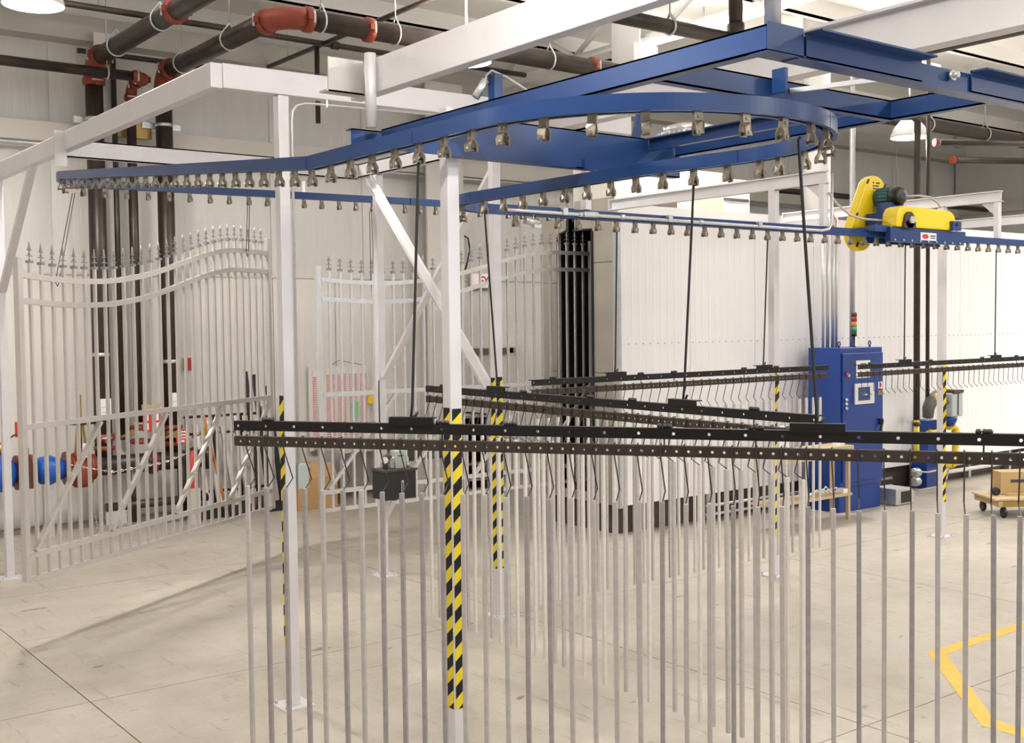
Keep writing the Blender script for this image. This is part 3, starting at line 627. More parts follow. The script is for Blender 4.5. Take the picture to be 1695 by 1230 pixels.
def load_bar(A, B, L, label, pads, rods, zoff, hook, group, glab, pick, plab, pgroup, hstart, spacing, nh, ptop, pbot, sides):
    A = Vector((A[0], A[1], 0)); B = Vector((B[0], B[1], 0)); d = (B-A).normalized(); n = Vector((d.y, -d.x, 0))
    if n.dot(-A) < 0: n = -n      # towards the camera side
    t = thing('load_bar', label, 'hanging bar', (A.x, A.y, ZL0+zoff))
    z = lambda q: q+zoff
    hu = [0.02+0.137*k for k in range(int(L/0.137)+1) if 0.02+0.137*k < L-0.02]
    b = MB(); perforated(b, A, d, n, L, z(ZU0), z(ZU1), hu, 0.0065, 0.005)
    c = A+d*L/2-n*0.018; b.obox(A-n*0.018+Vector((0, 0, z(ZU1)-.0025)), A+d*L-n*0.018+Vector((0, 0, z(ZU1)-.0025)), .036, .005); b.build('upper_angle', BARB, t)
    hl = [0.03+0.0457*k for k in range(int(L/0.0457)+1) if 0.03+0.0457*k < L-0.02]
    b = MB(); perforated(b, A, d, n, L, z(ZL0), z(ZL1), hl, 0.0058, 0.005)
    for zz in (ZL1-.0025, ZL0+.0025): b.obox(A-n*0.016+Vector((0, 0, z(zz))), A+d*L-n*0.016+Vector((0, 0, z(zz))), .032, .005)
    b.build('lower_channel', BARR, t)
    for s in sides:
        b = MB()
        P = A+d*s; b.tube(P-n*.01+Vector((0, 0, z(ZU1)+.012)), P-n*.01+Vector((0, 0, z(ZL0))), .0035, 5)
        for e in (-.018, 0.004, .02): b.lathe(P+d*e-n*.012+Vector((0, 0, z(ZU1))), ((.009, 0), (.012, .007), (.007, .016)), 7)
        b.build('tie_wire', WIRE, t)
    for s in pads:
        P = A+d*s; b = MB(); b.obox(P-d*.10+n*.004+Vector((0, 0, z(ZU1)+.010)), P+d*.10+n*.004+Vector((0, 0, z(ZU1)+.010)), .006, .034)
        b.obox(P-d*.10-n*.016+Vector((0, 0, z(ZU1)+.025)), P+d*.10-n*.016+Vector((0, 0, z(ZU1)+.025)), .04, .005); b.build('hanger_pad', BARB, t)
    for (s, top, rl) in rods:
        P = A+d*s-n*.008; q = Vector((P.x, P.y, z(ZU1)+.03)); tp = Vector(top)
        dd = (q-tp).normalized()
        b = MB(); b.path([tp+Vector((.012, 0, .012)), tp, tp+dd*.03, q-dd*.05, q-d*.004, q+d*.016+Vector((0, 0, .004)), q+d*.024+Vector((0, 0, .02))], .0062, 7)
        tag(b.build('hanger_rod', RODM, origin=tp), rl, 'rod')
    # hooks and pickets: one of each is built, the rest are copies
    ang = math.atan2(d.y, d.x)
    hm = MB(); hm.path([Vector(p) for p in hook], .0030, 5); proto = hm.build('wire_hook', WIRE, origin=(0, 0, 0)); pp = None
    for k in range(nh):
        P = A+d*(hstart+spacing*k); jit = R.uniform(-.004, .004)
        o = proto if k == 0 else proto.copy()
        if k: COL.objects.link(o)
        o.location = (P.x, P.y, z(ZL1)); o.rotation_euler = (0, 0, ang if n.dot(Vector((math.sin(ang), -math.cos(ang), 0))) > 0 else ang)
        tag(o, glab % nth(k), 'hook', group)
        if pick:
            if pp is None:
                w2 = .0088; bm = MB(); H = ptop-pbot
                near = ptop < 1.605; bm.box(-w2, w2, -w2, w2, -H, 0)
                pp = [bm.build('picket_tube', PICK if near else PICKL, origin=(0, 0, 0), bevel=.0012)]
                bm = MB(); bm.box(-w2, w2, -w2, w2, -H, 0); pp.append(bm.build('picket_tube', PICKG if near else PICK, origin=(0, 0, 0), bevel=.0012))
                used = set()
            src = pp[1] if R.random() < 0.35 else pp[0]
            q = src if src.name not in used else src.copy()
            if src.name in used: COL.objects.link(q)
            used.add(src.name)
            e = hook[-1][0]; Q = P+d*(e+R.uniform(-.003, .003))
            q.location = (Q.x+n.x*.004, Q.y+n.y*.004, ptop+zoff*0+R.uniform(-.004, .004)); q.rotation_euler = (R.uniform(-.004, .004), R.uniform(-.004, .004), ang+R.uniform(-.05, .05))
            tag(q, plab % nth(k), 'picket', pgroup)
    return t
H1 = [(0, .012, .006), (0, -.004, .006), (0, -.006, -.002), (0, -.006, -.045), (.004, .066, -.186), (.004, .006, -.222)]
H2 = [(0, .012, .006), (0, -.004, .006), (0, -.006, -.002), (0, -.006, -.045), (-.004, -.052, -.182), (0, -.004, -.214)]
H3 = [(0, .012, .006), (0, -.004, .006), (0, -.006, -.002), (0, -.006, -.045), (0, .030, -.165), (0, -.002, -.200)]
H4 = [(0, .012, .006), (0, -.004, .006), (0, -.006, -.002), (0, -.006, -.045), (0, 0, -.165), (0, -.044, -.205)]
ZP = ZB-0.07
load_bar((2.067, 4.704), (3.871, 2.084), 3.35, 'nearest black perforated load bar spanning the picture foreground', (.842, 2.475),
         ((.842, (2.556, 3.945, ZP), 'black hanger rod holding the left part of the nearest load bar'), (2.475, (3.43, 2.719, ZP), 'black hanger rod slanting down past the blue cabinet to nearest bar')), 0, H1,
         'hooks on the nearest load bar', 'bent wire hook, %s from left end of the nearest load bar', True, 'bare square picket tube, %s from left end of the nearest load bar', 'pickets on the nearest load bar', .060, .0914, 36, 1.600, .345, (.16, .975, 1.27, 1.9, 2.25, 3.05))
load_bar((4.173, 6.391), (3.997, 3.078), 3.33, 'middle black load bar sloping down right behind the nearest post', (.85, 2.49),
         ((.85, (4.056, 5.541, ZP), 'thin black hanger rod before the taped post right of nearest one'), (2.49, (4.088, 3.868, ZP), 'black hanger rod falling vertically before the white oven wall')), .005, H2,
         'hooks on the middle load bar', 'bent wire hook, %s from left end of the middle load bar', True, 'bare square picket tube, %s from left end of the middle load bar', 'pickets on the middle load bar', .05, .0914, 36, 1.61, .36, (.2, 1.12, 1.75, 2.1, 2.95))
load_bar((4.884, 6.15), (8.15, 6.15), 3.27, 'far left black load bar ending at the blue cabinet', (.79, 2.435),
         ((.79, (5.693, 6.15, ZP), 'dark hanger rod along the oven corner to the far left load bar'), (2.435, (7.365, 6.15, ZP), 'dark hanger rod beside the post left of the blue cabinet')), .022, H3,
         'hooks on the far left load bar', 'bent wire hook, %s from left end of the far left load bar', True, 'bare square picket tube, %s from left end of the far left load bar', 'pickets on the far left load bar', .05, .0914, 35, 1.640, .346, (.2, 1.05, 1.4, 2.2, 2.6))
load_bar((8.579, 6.15), (11.85, 6.15), 3.27, 'far right black load bar with empty hooks starting at the blue cabinet', (.715, 2.28),
         ((.715, (9.294, 6.15, ZP), 'dark hanger rod left of the two black gas pipes'), (2.28, (10.858, 6.15, ZP), 'dark hanger rod near the right edge of the oven wall')), .012, H4,
         'empty hooks on the far right load bar', 'empty wire hook, %s from left end of the far right load bar', False, '', '', .05, .0914, 35, 0, 0, (.2, 1.15, 2.05, 2.7))

# ------------------------------------------------------------------ ornamental gates hung on the conveyor
b = MB(); b.box(-.020, .020, -.020, .020, 0, .02); b.lathe((0, 0, .016), ((.012, 0), (.006, .014), (.0045, .03), (.010, .05), (.0045, .066), (.012, .085), (.001, .145)), 6)
b.obox((-.030, 0, .052), (.030, 0, .052), .007, .007); b.obox((-.024, 0, .094), (.024, 0, .094), .006, .006)
fin0 = b.build('finial', FIN, origin=(0, 0, 0)); fin_used = [False]
def gate(P0, P1, zb, label, m, n=28, hook_pts=()):
    P0 = Vector((P0[0], P0[1], 0)); P1 = Vector((P1[0], P1[1], 0)); d = (P1-P0); L = d.length; d.normalize(); nn = Vector((-d.y, d.x, 0)); up = Vector((0, 0, 1))
    t = thing('ornamental_gate', label, 'gate', (P0.x, P0.y, zb))
    def sm(s): u = max(0, min(1, (s/L-.30)/.55)); return u*u*(3-2*u)
    def h1(s): return 2.22+.335*sm(s)-.03*math.sin(PI*min(1, s/L/.36))*(1 if s/L < .36 else 0)
    def h2(s): return h1(s)-.185
    P = lambda s, z, k=0.0: P0+d*s+nn*k+up*(zb+z)
    ps = .048
    for s, hh in ((0, 2.345), (L, 2.70)): MB().obox(P(s, -.01), P(s, hh), ps, ps, d).build('gate_post', m, t, bevel=.003)
    def rail(f, hgt=.042, name='rail', k=24, wd=.034):
        b = MB(); prev = None
        N = k; ring = []
        for i in range(N+1):
            s = .03+(L-.06)*i/N; c = f(s)
            ring.append([b.bm.verts.new(P(s, c+a, bb)) for a, bb in ((-hgt/2, -wd/2), (hgt/2, -wd/2), (hgt/2, wd/2), (-hgt/2, wd/2))])
        for a, c in zip(ring, ring[1:]):
            for q in range(4): b.bm.faces.new((a[q], a[(q+1) % 4], c[(q+1) % 4], c[q]))
        b.bm.faces.new(ring[0]); b.bm.faces.new(ring[-1][::-1]); b.build(name, m, t)
    rail(h1, name='arched_rail'); rail(h2, name='arched_rail')
    rail(lambda s: 1.115, name='mid_rail', k=1); rail(lambda s: .175, name='lower_rail', k=1); rail(lambda s: .0, name='bottom_rail', k=1, hgt=.036)
    for k in range(n):
        s = L*(k+1)/(n+1)
        pk = MB().obox(P(s, 0), P(s, h1(s)+.095), .022, .022, d).build('picket', m, t)
        f = fin0 if not fin_used[0] else fin0.copy()
        if fin_used[0]: COL.objects.link(f)
        fin_used[0] = True; f.parent = pk; f.location = P(s, h1(s)+.095)-base_of(t); f.rotation_euler = (0, 0, math.atan2(d.y, d.x))
    for k in range(4):
        a = L*k/4+.07; c = L*(k+1)/4-.03
        MB().obox(P(a, .205, -.02), P(c, 1.09, -.02), .03, .036, nn).build('truss_diagonal', m, t)
    return t, P, h1
g1, PG1, hh1 = gate((2.19, 8.68), (5.03, 10.56), .475, 'left ornamental aluminium gate, twisted on its wires, before the pipework', ALU)
g2, PG2, hh2 = gate((5.16, 9.75), (8.62, 9.75), .525, 'far ornamental aluminium gate entering the black oven slot', ALUB)
for (G, H, s, top, lab) in ((PG1, hh1, .38, (2.87, 9.63, ZA-.07), 'thin wire loop holding the left end of the twisted gate'), (PG1, hh1, 3.02, (4.46, 9.75, ZA-.06), 'thin wire loop holding the right end of the twisted gate'),
                            (PG2, hh2, .58, (5.74, 9.75, ZA-.06), 'thin wire loop beside the tank post holding the far gate'), (PG2, hh2, 3.1, (8.26, 9.75, ZA-.03), 'thin wire loop holding far gate in the oven slot')):
    q = G(s, H(s)-.02); e = G(s+.04, H(s)-.02); tp = Vector(top)
    b = MB(); b.path([tp, q, q+Vector((.015, 0, -.03)), e, tp+Vector((.02, 0, .005))], .0035, 5); tag(b.build('wire_loop', WIRE, origin=tp), lab, 'wire')

# ------------------------------------------------------------------ control cabinet
cb = thing('control_cabinet', 'tall blue electrical control cabinet before the white oven wall', 'cabinet', (11.69, 8.55, 0))
X0, X1, Y0, Y1 = 11.265, 12.10, 8.325, 8.785
MB().box(X0, X1, Y0, Y1, .30, 1.965).build('enclosure', BLUEC, cb, bevel=.006)
MB().box(X0+.01, X1-.01, Y0+.02, Y1-.01, 0, .30).build('floor_stand', BLUEC, cb)
dd = MB().box(X0+.03, X1-.012, Y0-.022, Y0-.001, .36, 1.90).build('cabinet_door', BLUEC, cb, bevel=.006)
MB().box(11.545, 11.82, Y0-.027, Y0-.022, 1.60, 1.81).build('white_label', LABEL, dd); MB().box(11.63, 11.74, Y0-.029, Y0-.027, 1.755, 1.775).build('label_print', INK, dd)
MB().box(11.50, 11.885, Y0-.045, Y0-.022, 1.285, 1.535).build('display_bezel', SILVER, dd, bevel=.006); MB().box(11.56, 11.79, Y0-.048, Y0-.044, 1.33, 1.49).build('display_screen', SCREEN, dd)
b = MB(); b.box(11.60, 11.70, Y0-.050, Y0-.048, 1.415, 1.425); b.build('screen_trace', STACKG, dd); MB().box(11.66, 11.73, Y0-.050, Y0-.048, 1.392, 1.404).build('screen_text', LABEL, dd)
for zz in (1.35, 1.30, 1.25): MB().lathe((11.345, Y0-.022, zz), ((.02, 0), (.02, .02), (.014, .028)), 12, (0, -1, 0)).build('push_button', GALV, dd)
MB().lathe((11.36, Y0-.022, 1.655), ((.022, 0), (.022, .02), (.015, .03)), 12, (0, -1, 0)).build('stop_button', REDS, dd); MB().lathe((11.385, Y0-.022, 1.64), ((.02, 0), (.02, .022)), 12, (0, -1, 0)).build('push_button', GALV, dd)
b = MB(); b.box(11.995, 12.06, Y0-.05, Y0-.022, 1.02, 1.09); b.obox((12.04, Y0-.055, 1.07), (11.985, Y0-.06, .94), .018, .026); b.build('door_handle', BLACK, dd)
MB().box(11.99, 12.07, Y0-.026, Y0-.022, 1.455, 1.54).build('warning_label', LABEL, dd); MB().box(12.01, 12.05, Y0-.028, Y0-.026, 1.475, 1.525).build('warning_print', REDS, dd); MB().box(11.98, 12.07, Y0-.027, Y0-.022, 1.38, 1.44).build('disconnect_switch', BRASS, dd)
for xx in (X0+.09, X1-.14):
    b = MB(); b.tube((xx, Y0+.08, 1.965), (xx, Y0+.08, 1.99), .012, 8)
    b.path([(xx+.022*math.cos(a*PI/6), Y0+.08, 2.012+.026*math.sin(a*PI/6)) for a in range(13)], .008, 6); b.build('lifting_eye', BLUEC, cb)
t = thing('signal_beacon', 'red, orange and green stack beacon on top of blue cabinet', 'beacon', (11.85, 8.55, 1.965))
MB().lathe((11.85, 8.55, 1.965), ((.03, 0), (.012, .015), (.012, .13)), 14).build('pole', BLACK, t); MB().lathe((11.85, 8.55, 2.095), ((.034, 0), (.034, .05)), 16).build('base_cap', BLACK, t)
for z0, m in ((2.145, STACKG), (2.21, STACKO), (2.275, STACKR)): MB().lathe((11.85, 8.55, z0), ((.034, 0), (.034, .063)), 16).build('lens', m, t)
MB().lathe((11.85, 8.55, 2.338), ((.034, 0), (.034, .04), (.02, .055)), 16).build('top_cap', BASEB, t)
for k, (xx, rr, ztop, lab) in enumerate(((11.44, .016, 3.56, 'leftmost thin steel conduit rising from cabinet top'), (11.53, .022, 3.56, 'second conduit from the left above the cabinet'), (11.63, .022, 3.56, 'third conduit from the left above the cabinet'), (11.70, .016, 3.56, 'fourth conduit above cabinet, left of the beacon'))):
    t = thing('riser_conduit', lab, 'conduit', (xx, 8.70, 1.965)); MB().tube((xx, 8.70, 1.965), (xx, 8.70, ztop), rr, 10).build('tube', GALV, t)
t = thing('riser_conduit', 'thick steel conduit behind the beacon rising to the ceiling', 'conduit', (12.02, 8.70, 1.965)); MB().path([(12.02, 8.70, 1.965), (12.02, 8.70, 5.45), (12.10, 8.66, 5.62), (12.35, 8.5, 5.75), (13.2, 8.0, 5.85)], .034, 12).build('tube', GALV, t)
t = thing('riser_conduit', 'thin steel conduit just right of the beacon', 'conduit', (12.10, 8.70, 1.965)); MB().tube((12.08, 8.74, 1.965), (12.08, 8.74, 3.56), .014, 10).build('tube', GALV, t)
t = thing('floor_heater', 'small grey metal box with dark screen on floor by cabinet', 'heater', (12.5, 8.3, 0))
MB().prism([(12.22, 8.20, .005), (12.60, 8.20, .005), (12.60, 8.20, .15), (12.52, 8.20, .21), (12.22, 8.20, .21)], (0, .30, 0)).build('casing', GALV, t, bevel=.01); MB().prism([(12.32, 8.195, .03), (12.52, 8.195, .03), (12.52, 8.195, .17), (12.32, 8.195, .17)], (0, .006, 0)).build('screen', BLACK, t)

# ------------------------------------------------------------------ gas burner and piping right of the cabinet
bu = thing('gas_burner_unit', 'blue burner box with dark pipe elbow and yellow gas fittings', 'burner', (13.8, 8.85, 0))
MB().box(13.72, 14.15, 8.74, 8.97, 0.0, .50).build('lower_box', BLUEC, bu, bevel=.006); MB().box(13.74, 14.0, 8.74, 8.97, .50, .93).build('upper_box', BLUEC, bu, bevel=.006)
b = MB(); b.path([(13.52, 8.60, 1.0), (13.50, 8.58, 1.12), (13.54, 8.56, 1.22), (13.64, 8.55, 1.27), (13.78, 8.56, 1.25), (13.90, 8.6, 1.18)], [.07, .08, .085, .085, .075, .06], 14); b.build('fan_elbow', ELBOW, bu)
MB().lathe((13.60, 8.52, 1.24), ((.085, 0), (.085, .04), (.03, .05)), 16, (0, -1, 0)).build('fan_cover', YELP, bu)
for zz in (.12, .24): MB().lathe((13.50, 8.80, zz), ((.05, 0), (.065, .02), (.065, .10), (.05, .12)), 14, (1, 0, 0)).build('box_connector', GALV, bu)
MB().path([(13.25, 8.66, .30), (13.5, 8.58, .27), (13.8, 8.56, .29), (13.95, 8.56, .27), (13.9, 8.56, .15), (13.7, 8.56, .06), (13.3, 8.6, .05)], .012, 6).build('flex_hose', STRUT, bu)
t = thing('gas_pipe', 'black vertical gas pipe with yellow lower tee, left of pair', 'pipe', (13.29, 8.62, .3))
MB().path([(13.29, 8.62, .98), (13.29, 8.62, 4.86), (13.27, 8.68, 4.93), (13.2, 8.9, 4.95), (13.0, 9.9, 4.95)], .042, 12).build('riser', BLACKP, t)
b = MB(); b.tube((13.29, 8.62, .45), (13.29, 8.62, .98), .038, 12); b.lathe((13.29, 8.62, .70), ((.052, 0), (.052, .10)), 12); b.tube((13.29, 8.62, .75), (13.85, 8.60, .80), .034, 10); b.lathe((13.55, 8.61, .775), ((.05, 0), (.05, .08)), 12, (1, 0, 0)); b.build('yellow_tee', YELP, t)
b = MB(); b.lathe((13.29, 8.62, .90), ((.055, 0), (.055, .05)), 12); b.build('union', BLACKP, t)
t = thing('gas_pipe', 'thin black vertical gas pipe, right of pair', 'pipe', (13.50, 8.60, 1.2)); MB().tube((13.505, 8.60, 1.25), (13.505, 8.60, 6.28), .026, 10).build('riser', BLACKP, t)
t = thing('gas_valve_train', 'grey actuator with yellow gas elbow right of taped post', 'valve', (14.05, 8.6, .4))
b = MB(); b.box(13.93, 14.20, 8.50, 8.70, .98, 1.30); b.build('actuator', GREYB, t, bevel=.02); b = MB(); b.box(13.95, 14.18, 8.48, 8.72, 1.30, 1.34); b.box(14.06, 14.075, 8.49, 8.50, 1.0, 1.30); b.build('actuator_cap', BASEB, t)
b = MB(); b.lathe((14.03, 8.6, .98), ((.06, -.13), (.10, -.05), (.10, 0)), 14); b.build('valve_neck', BLUEC, t)
b = MB(); b.path([(14.0, 8.6, .84), (14.12, 8.6, .84), (14.18, 8.6, .80), (14.2, 8.6, .70), (14.16, 8.6, .45), (14.1, 8.6, .34), (13.9, 8.6, .30)], .045, 12); b.lathe((14.19, 8.6, .72), ((.06, 0), (.06, .06)), 12); b.lathe((14.08, 8.6, .33), ((.06, -.05), (.06, .05)), 12, (1, 0, .3)); b.build('yellow_elbow', YELP, t)

# ------------------------------------------------------------------ workbench and clutter left of the cabinet
tb = thing('work_table', 'pale wooden work table with lower shelf left of the cabinet', 'table', (10.3, 8.0, 0))
MB().box(9.65, 11.06, 7.98, 8.30, .80, .86).build('table_top', WOOD, tb); MB().box(9.65, 11.06, 8.0, 8.30, .28, .31).build('shelf', WOOD, tb); MB().box(9.65, 11.06, 7.97, 7.99, .74, .80).build('apron', WOOD, tb)
for sx in (9.70, 11.03):
    for sy in (8.04, 8.26): MB().box(sx-.02, sx+.02, sy-.02, sy+.02, 0, .80).build('leg', WOOD, tb)
t = thing('white_jug', 'white plastic jug standing on the wooden work table', 'jug', (9.95, 8.12, .86)); MB().lathe((9.95, 8.12, .86), ((.07, 0), (.08, .02), (.08, .16), (.04, .22), (.03, .25), (.03, .28)), 16).build('body', WHITE, t)
t = thing('red_lamp', 'small red round lamp on the work table near bar end', 'lamp', (10.95, 8.1, .86)); MB().box(10.90, 11.0, 8.06, 8.16, .86, 1.04).build('base', LABEL, t); MB().lathe((10.95, 8.06, .98), ((.035, 0), (.03, .02), (.01, .028)), 14, (0, -1, 0)).build('lens', REDS, t)
t = thing('rag_pile', 'crumpled white rag and cords on the shelf of the work table', 'rag', (10.6, 8.0, .31)); b = MB()
for k in range(5): b.path([(10.35+.09*k+R.uniform(-.05, .05), 8.05+R.uniform(0, .15), .32), (10.5+.09*k, 8.06+R.uniform(0, .1), .36+R.uniform(0, .04)), (10.6+.07*k, 8.1, .32)], .008, 5)
b.box(10.92, 11.0, 8.02, 8.12, .31, .36); b.build('cords', WHITE, t)

# ------------------------------------------------------------------ trolley at the right edge
ct = thing('platform_trolley', 'low wooden platform trolley on black castors at right edge', 'trolley', (12.85, 7.2, 0))
dx, dy = Vector((.83, -.56, 0)), Vector((.56, .83, 0)); C0 = Vector((12.80, 6.96, 0))
def tp(a, c, z): return C0+dx*a+dy*c+Vector((0, 0, z))
MB().obox(tp(-.42, 0, .215), tp(.52, 0, .215), .60, .02).build('plywood_deck', WOOD, ct)
b = MB(); b.obox(tp(-.38, -.27, .165), tp(.42, -.27, .165), .05, .07); b.obox(tp(-.38, .27, .165), tp(.42, .27, .165), .05, .07); b.build('frame_rail', BRASS, ct)
b = MB(); b.obox(tp(-.36, -.30, .165), tp(-.36, .30, .165), .05, .06); b.obox(tp(.40, -.30, .165), tp(.40, .30, .165), .05, .06); b.build('cross_rail', CARD2, ct)
for a in (-.30, .36):
    for c in (-.25, .25):
        b = MB(); b.lathe(tp(a, c, .062)-dx*.02, ((.05, 0), (.062, .006), (.062, .034), (.05, .04)), 16, dx); b.obox(tp(a, c, .06), tp(a, c, .135), .05, .02, dy); b.build('castor', BLACK, ct)
b = MB(); b.obox(tp(-.16, .18, .32), tp(.46, .18, .32), .30, .0, (0, 0, 1)) if False else None
t = thing('cardboard_box', 'flat topped cardboard box standing on the wooden trolley', 'box', tuple(tp(.12, .12, .225)))
MB().obox(tp(-.20, .14, .360), tp(.28, .14, .360), .24, .265).build('carton', CARD2, t, bevel=.004); MB().obox(tp(-.08, .018, .385), tp(.12, .018, .385), .004, .035).build('printed_mark', INK, t)
t = thing('tape_roll', 'dark roll of tape standing on the trolley left of box', 'roll', tuple(tp(-.28, -.02, .225))); MB().lathe(tp(-.28, -.04, .275), ((.03, 0), (.05, .004), (.05, .05), (.03, .054)), 18, dy).build('roll', BLACK, t)
t = thing('plastic_bottle', 'white long necked plastic bottle on the trolley', 'bottle', tuple(tp(.34, -.12, .225))); MB().lathe(tp(.34, -.14, .225), ((.055, 0), (.062, .01), (.062, .06), (.035, .09), (.018, .10), (.018, .19), (.026, .195), (.026, .205)), 16).build('body', WHITE, t)
t = thing('wood_strip', 'yellow wooden strip lying on the trolley before the box', 'board', tuple(tp(0, -.08, .225))); MB().obox(tp(-.16, -.05, .238), tp(.22, -.05, .238), .06, .025).build('board', CARD2, t)

# ------------------------------------------------------------------ lubricator tank on the far post
lt = thing('lubricator_tank', 'black lubricator tank with grey control box on the untaped post', 'tank', (5.42, 8.78, .72))
MB().box(5.24, 5.56, 8.70, 8.935, .735, .985).build('tank_body', BLACK, lt, bevel=.006); MB().box(5.23, 5.57, 8.69, 8.94, .985, 1.005).build('tank_lid', BASEB, lt)
MB().box(5.40, 5.425, 8.692, 8.70, .775, .905).build('sight_gauge', GALV, lt); MB().box(5.408, 5.417, 8.689, 8.693, .79, .89).build('gauge_slot', BLACK, lt)
MB().box(5.385, 5.50, 8.76, 8.86, 1.005, 1.165).build('control_box', GREYB, lt, bevel=.006); MB().box(5.41, 5.47, 8.757, 8.76, 1.115, 1.125).build('box_print', INK, lt)
b = MB(); b.tube((5.30, 8.80, 1.005), (5.30, 8.80, 1.10), .022, 12); b.tube((5.28, 8.79, 1.09), (5.34, 8.79, 1.13), .03, 12); b.build('pump_motor', BASEB, lt)
MB().lathe((5.285, 8.78, 1.09), ((.03, 0), (.03, .02)), 14, (-.6, -.8, 0)).build('pressure_dial', LABEL, lt)
MB().lathe((5.36, 8.77, 1.11), ((.006, 0), (.006, .012)), 8, (0, -1, 0)).build('indicator_light', LEDR, lt); b = MB(); b.tube((5.52, 8.78, 1.005), (5.52, 8.78, 1.10), .012, 8); b.lathe((5.52, 8.78, 1.02), ((.018, 0), (.018, .02)), 8); b.build('fitting', GALV, lt)
t = thing('power_cord', 'black cord running down the untaped post to tank', 'cable', (5.34, 8.93, 1.8)); MB().path([(5.328, 8.935, 1.80), (5.322, 8.93, 1.65), (5.325, 8.93, 1.4), (5.33, 8.93, 1.15), (5.34, 8.90, 1.02)], .006, 6).build('cord', RODM, t)
t = thing('disconnect_box', 'small grey disconnect box with lever on the left post', 'switch', (3.15, 6.2, 1.32))
MB().box(3.122, 3.19, 6.19, 6.25, 1.325, 1.47).build('box', GREYB, t, bevel=.003); MB().lathe((3.19, 6.22, 1.43), ((.012, 0), (.012, .02)), 8, (1, 0, 0)).build('lever', BLACK, t)
t = thing('post_conduit', 'thin bright conduit bending from overhead beam down the left post', 'conduit', (3.127, 6.2, 1.5))
MB().path([(3.127, 6.20, 1.47), (3.127, 6.20, 3.52), (3.135, 6.20, 3.575), (3.16, 6.20, 3.61), (3.21, 6.20, 3.628), (3.3, 6.20, 3.634), (5.0, 6.20, 3.68)], .009, 8).build('tube', GALV, t)
for xx in (3.36, 3.66): MB().box(xx-.006, xx+.006, 6.19, 6.21, 3.62, 3.665).build('clip', GALV, t)

# ------------------------------------------------------------------ big black pipes with red couplings
def pipe_run(label, segs, r, coup=(), elbows=(), clamps=(), rods=(), loc=None, name='grooved_pipe'):
    t = thing(name, label, 'pipe', loc or segs[0][0])
    for s in segs: MB().path(s, r, 18).build('pipe_length', BLACKP, t)
    for c, ax in coup:
        b = MB(); b.lathe(Vector(c)-Vector(ax)*.045, ((r*1.02, 0), (r*1.28, .012), (r*1.28, .078), (r*1.02, .09)), 18, ax)
        a = Vector(ax).normalized(); u = a.cross(Vector((0, 0, 1)) if abs(a.z) < .9 else Vector((1, 0, 0))).normalized()
        for sg in (-1, 1): b.obox(Vector(c)+u*sg*r*1.2-a*.03, Vector(c)+u*sg*r*1.5-a*.03, .06, .05, a)
        cp = b.build('coupling', RED, t)
        b = MB()
        for sg in (-1, 1): b.tube(Vector(c)+u*sg*r*1.42-a.cross(u)*.06, Vector(c)+u*sg*r*1.42+a.cross(u)*.06, .012, 6)
        b.build('coupling_bolt', GALV, cp)
    for e in elbows: MB().path(e, r*1.13, 18).build('elbow', RED, t)
    for c, ax in clamps:
        b = MB(); b.lathe(Vector(c)-Vector(ax)*.02, ((r*1.03, 0), (r*1.06, .003), (r*1.06, .037), (r*1.03, .04)), 20, ax); b.build('pipe_clamp', GALV, t)
    for c, zt in rods:
        c = Vector(c); b = MB(); ring = [c+Vector((0, 0, 0))+Vector((math.cos(a*PI/8)*0, math.cos(a*PI/8)*0, 0)) for a in range(2)]
        b.tube(c+Vector((0, 0, r*1.9)), Vector((c.x, c.y, zt)), .007, 6); b.build('hanger_rod', GALV, t)
    return t
def hoop(t, c, ax, r):
    """clevis ring round a pipe, drawn up to a point"""
    c = Vector(c); a = Vector(ax).normalized(); u = a.cross(Vector((0, 0, 1))).normalized(); up = Vector((0, 0, 1)); pts = [c+up*r*1.8]
    for k in range(13):
        th = PI*0.20-(PI*1.4)*k/12; pts.append(c+r*1.08*(math.cos(th)*u+math.sin(th)*up))
    pts.append(c+up*r*1.8); MB().path(pts, .010, 6, False).build('clevis_hanger', GALV, t)
RP = .098
YP = 13.2
def elbow3(c, a, b_, r):   # quarter bend at corner c between directions a and b_ (unit vectors away from the corner)
    c = Vector(c); a = Vector(a); b_ = Vector(b_); o = c+a*r+b_*r
    return [o-b_*r*math.cos(t_*PI/12)-a*r*math.sin(t_*PI/12) for t_ in range(7)]
Z1 = 5.33
t = pipe_run('large black pipe rising at far left then turning toward the viewer', [[(4.205, YP, .75), (4.205, YP, Z1-.22)], [(4.205, YP-.22, Z1), (4.205, 8.0, Z1)]], RP,
             coup=[((4.205, YP, Z1-.24), (0, 0, 1)), ((4.205, YP-.24, Z1), (0, 1, 0)), ((4.205, 10.72, Z1), (0, 1, 0)), ((4.205, YP, 1.05), (0, 0, 1))], elbows=[elbow3((4.205, YP, Z1), (0, 0, -1), (0, -1, 0), .22)],
             clamps=[((4.205, YP, 4.67), (0, 0, 1)), ((4.205, YP, 2.0), (0, 0, 1))], loc=(4.205, YP, 0))
MB().box(4.0, 4.42, YP+.09, YP+.13, 4.63, 4.70).build('wall_bracket', GALV, t); hoop(t, (4.205, 12.4, Z1), (0, 1, 0), RP); hoop(t, (4.205, 11.1, Z1), (0, 1, 0), RP)
Z2 = 5.285; Y2 = 10.12
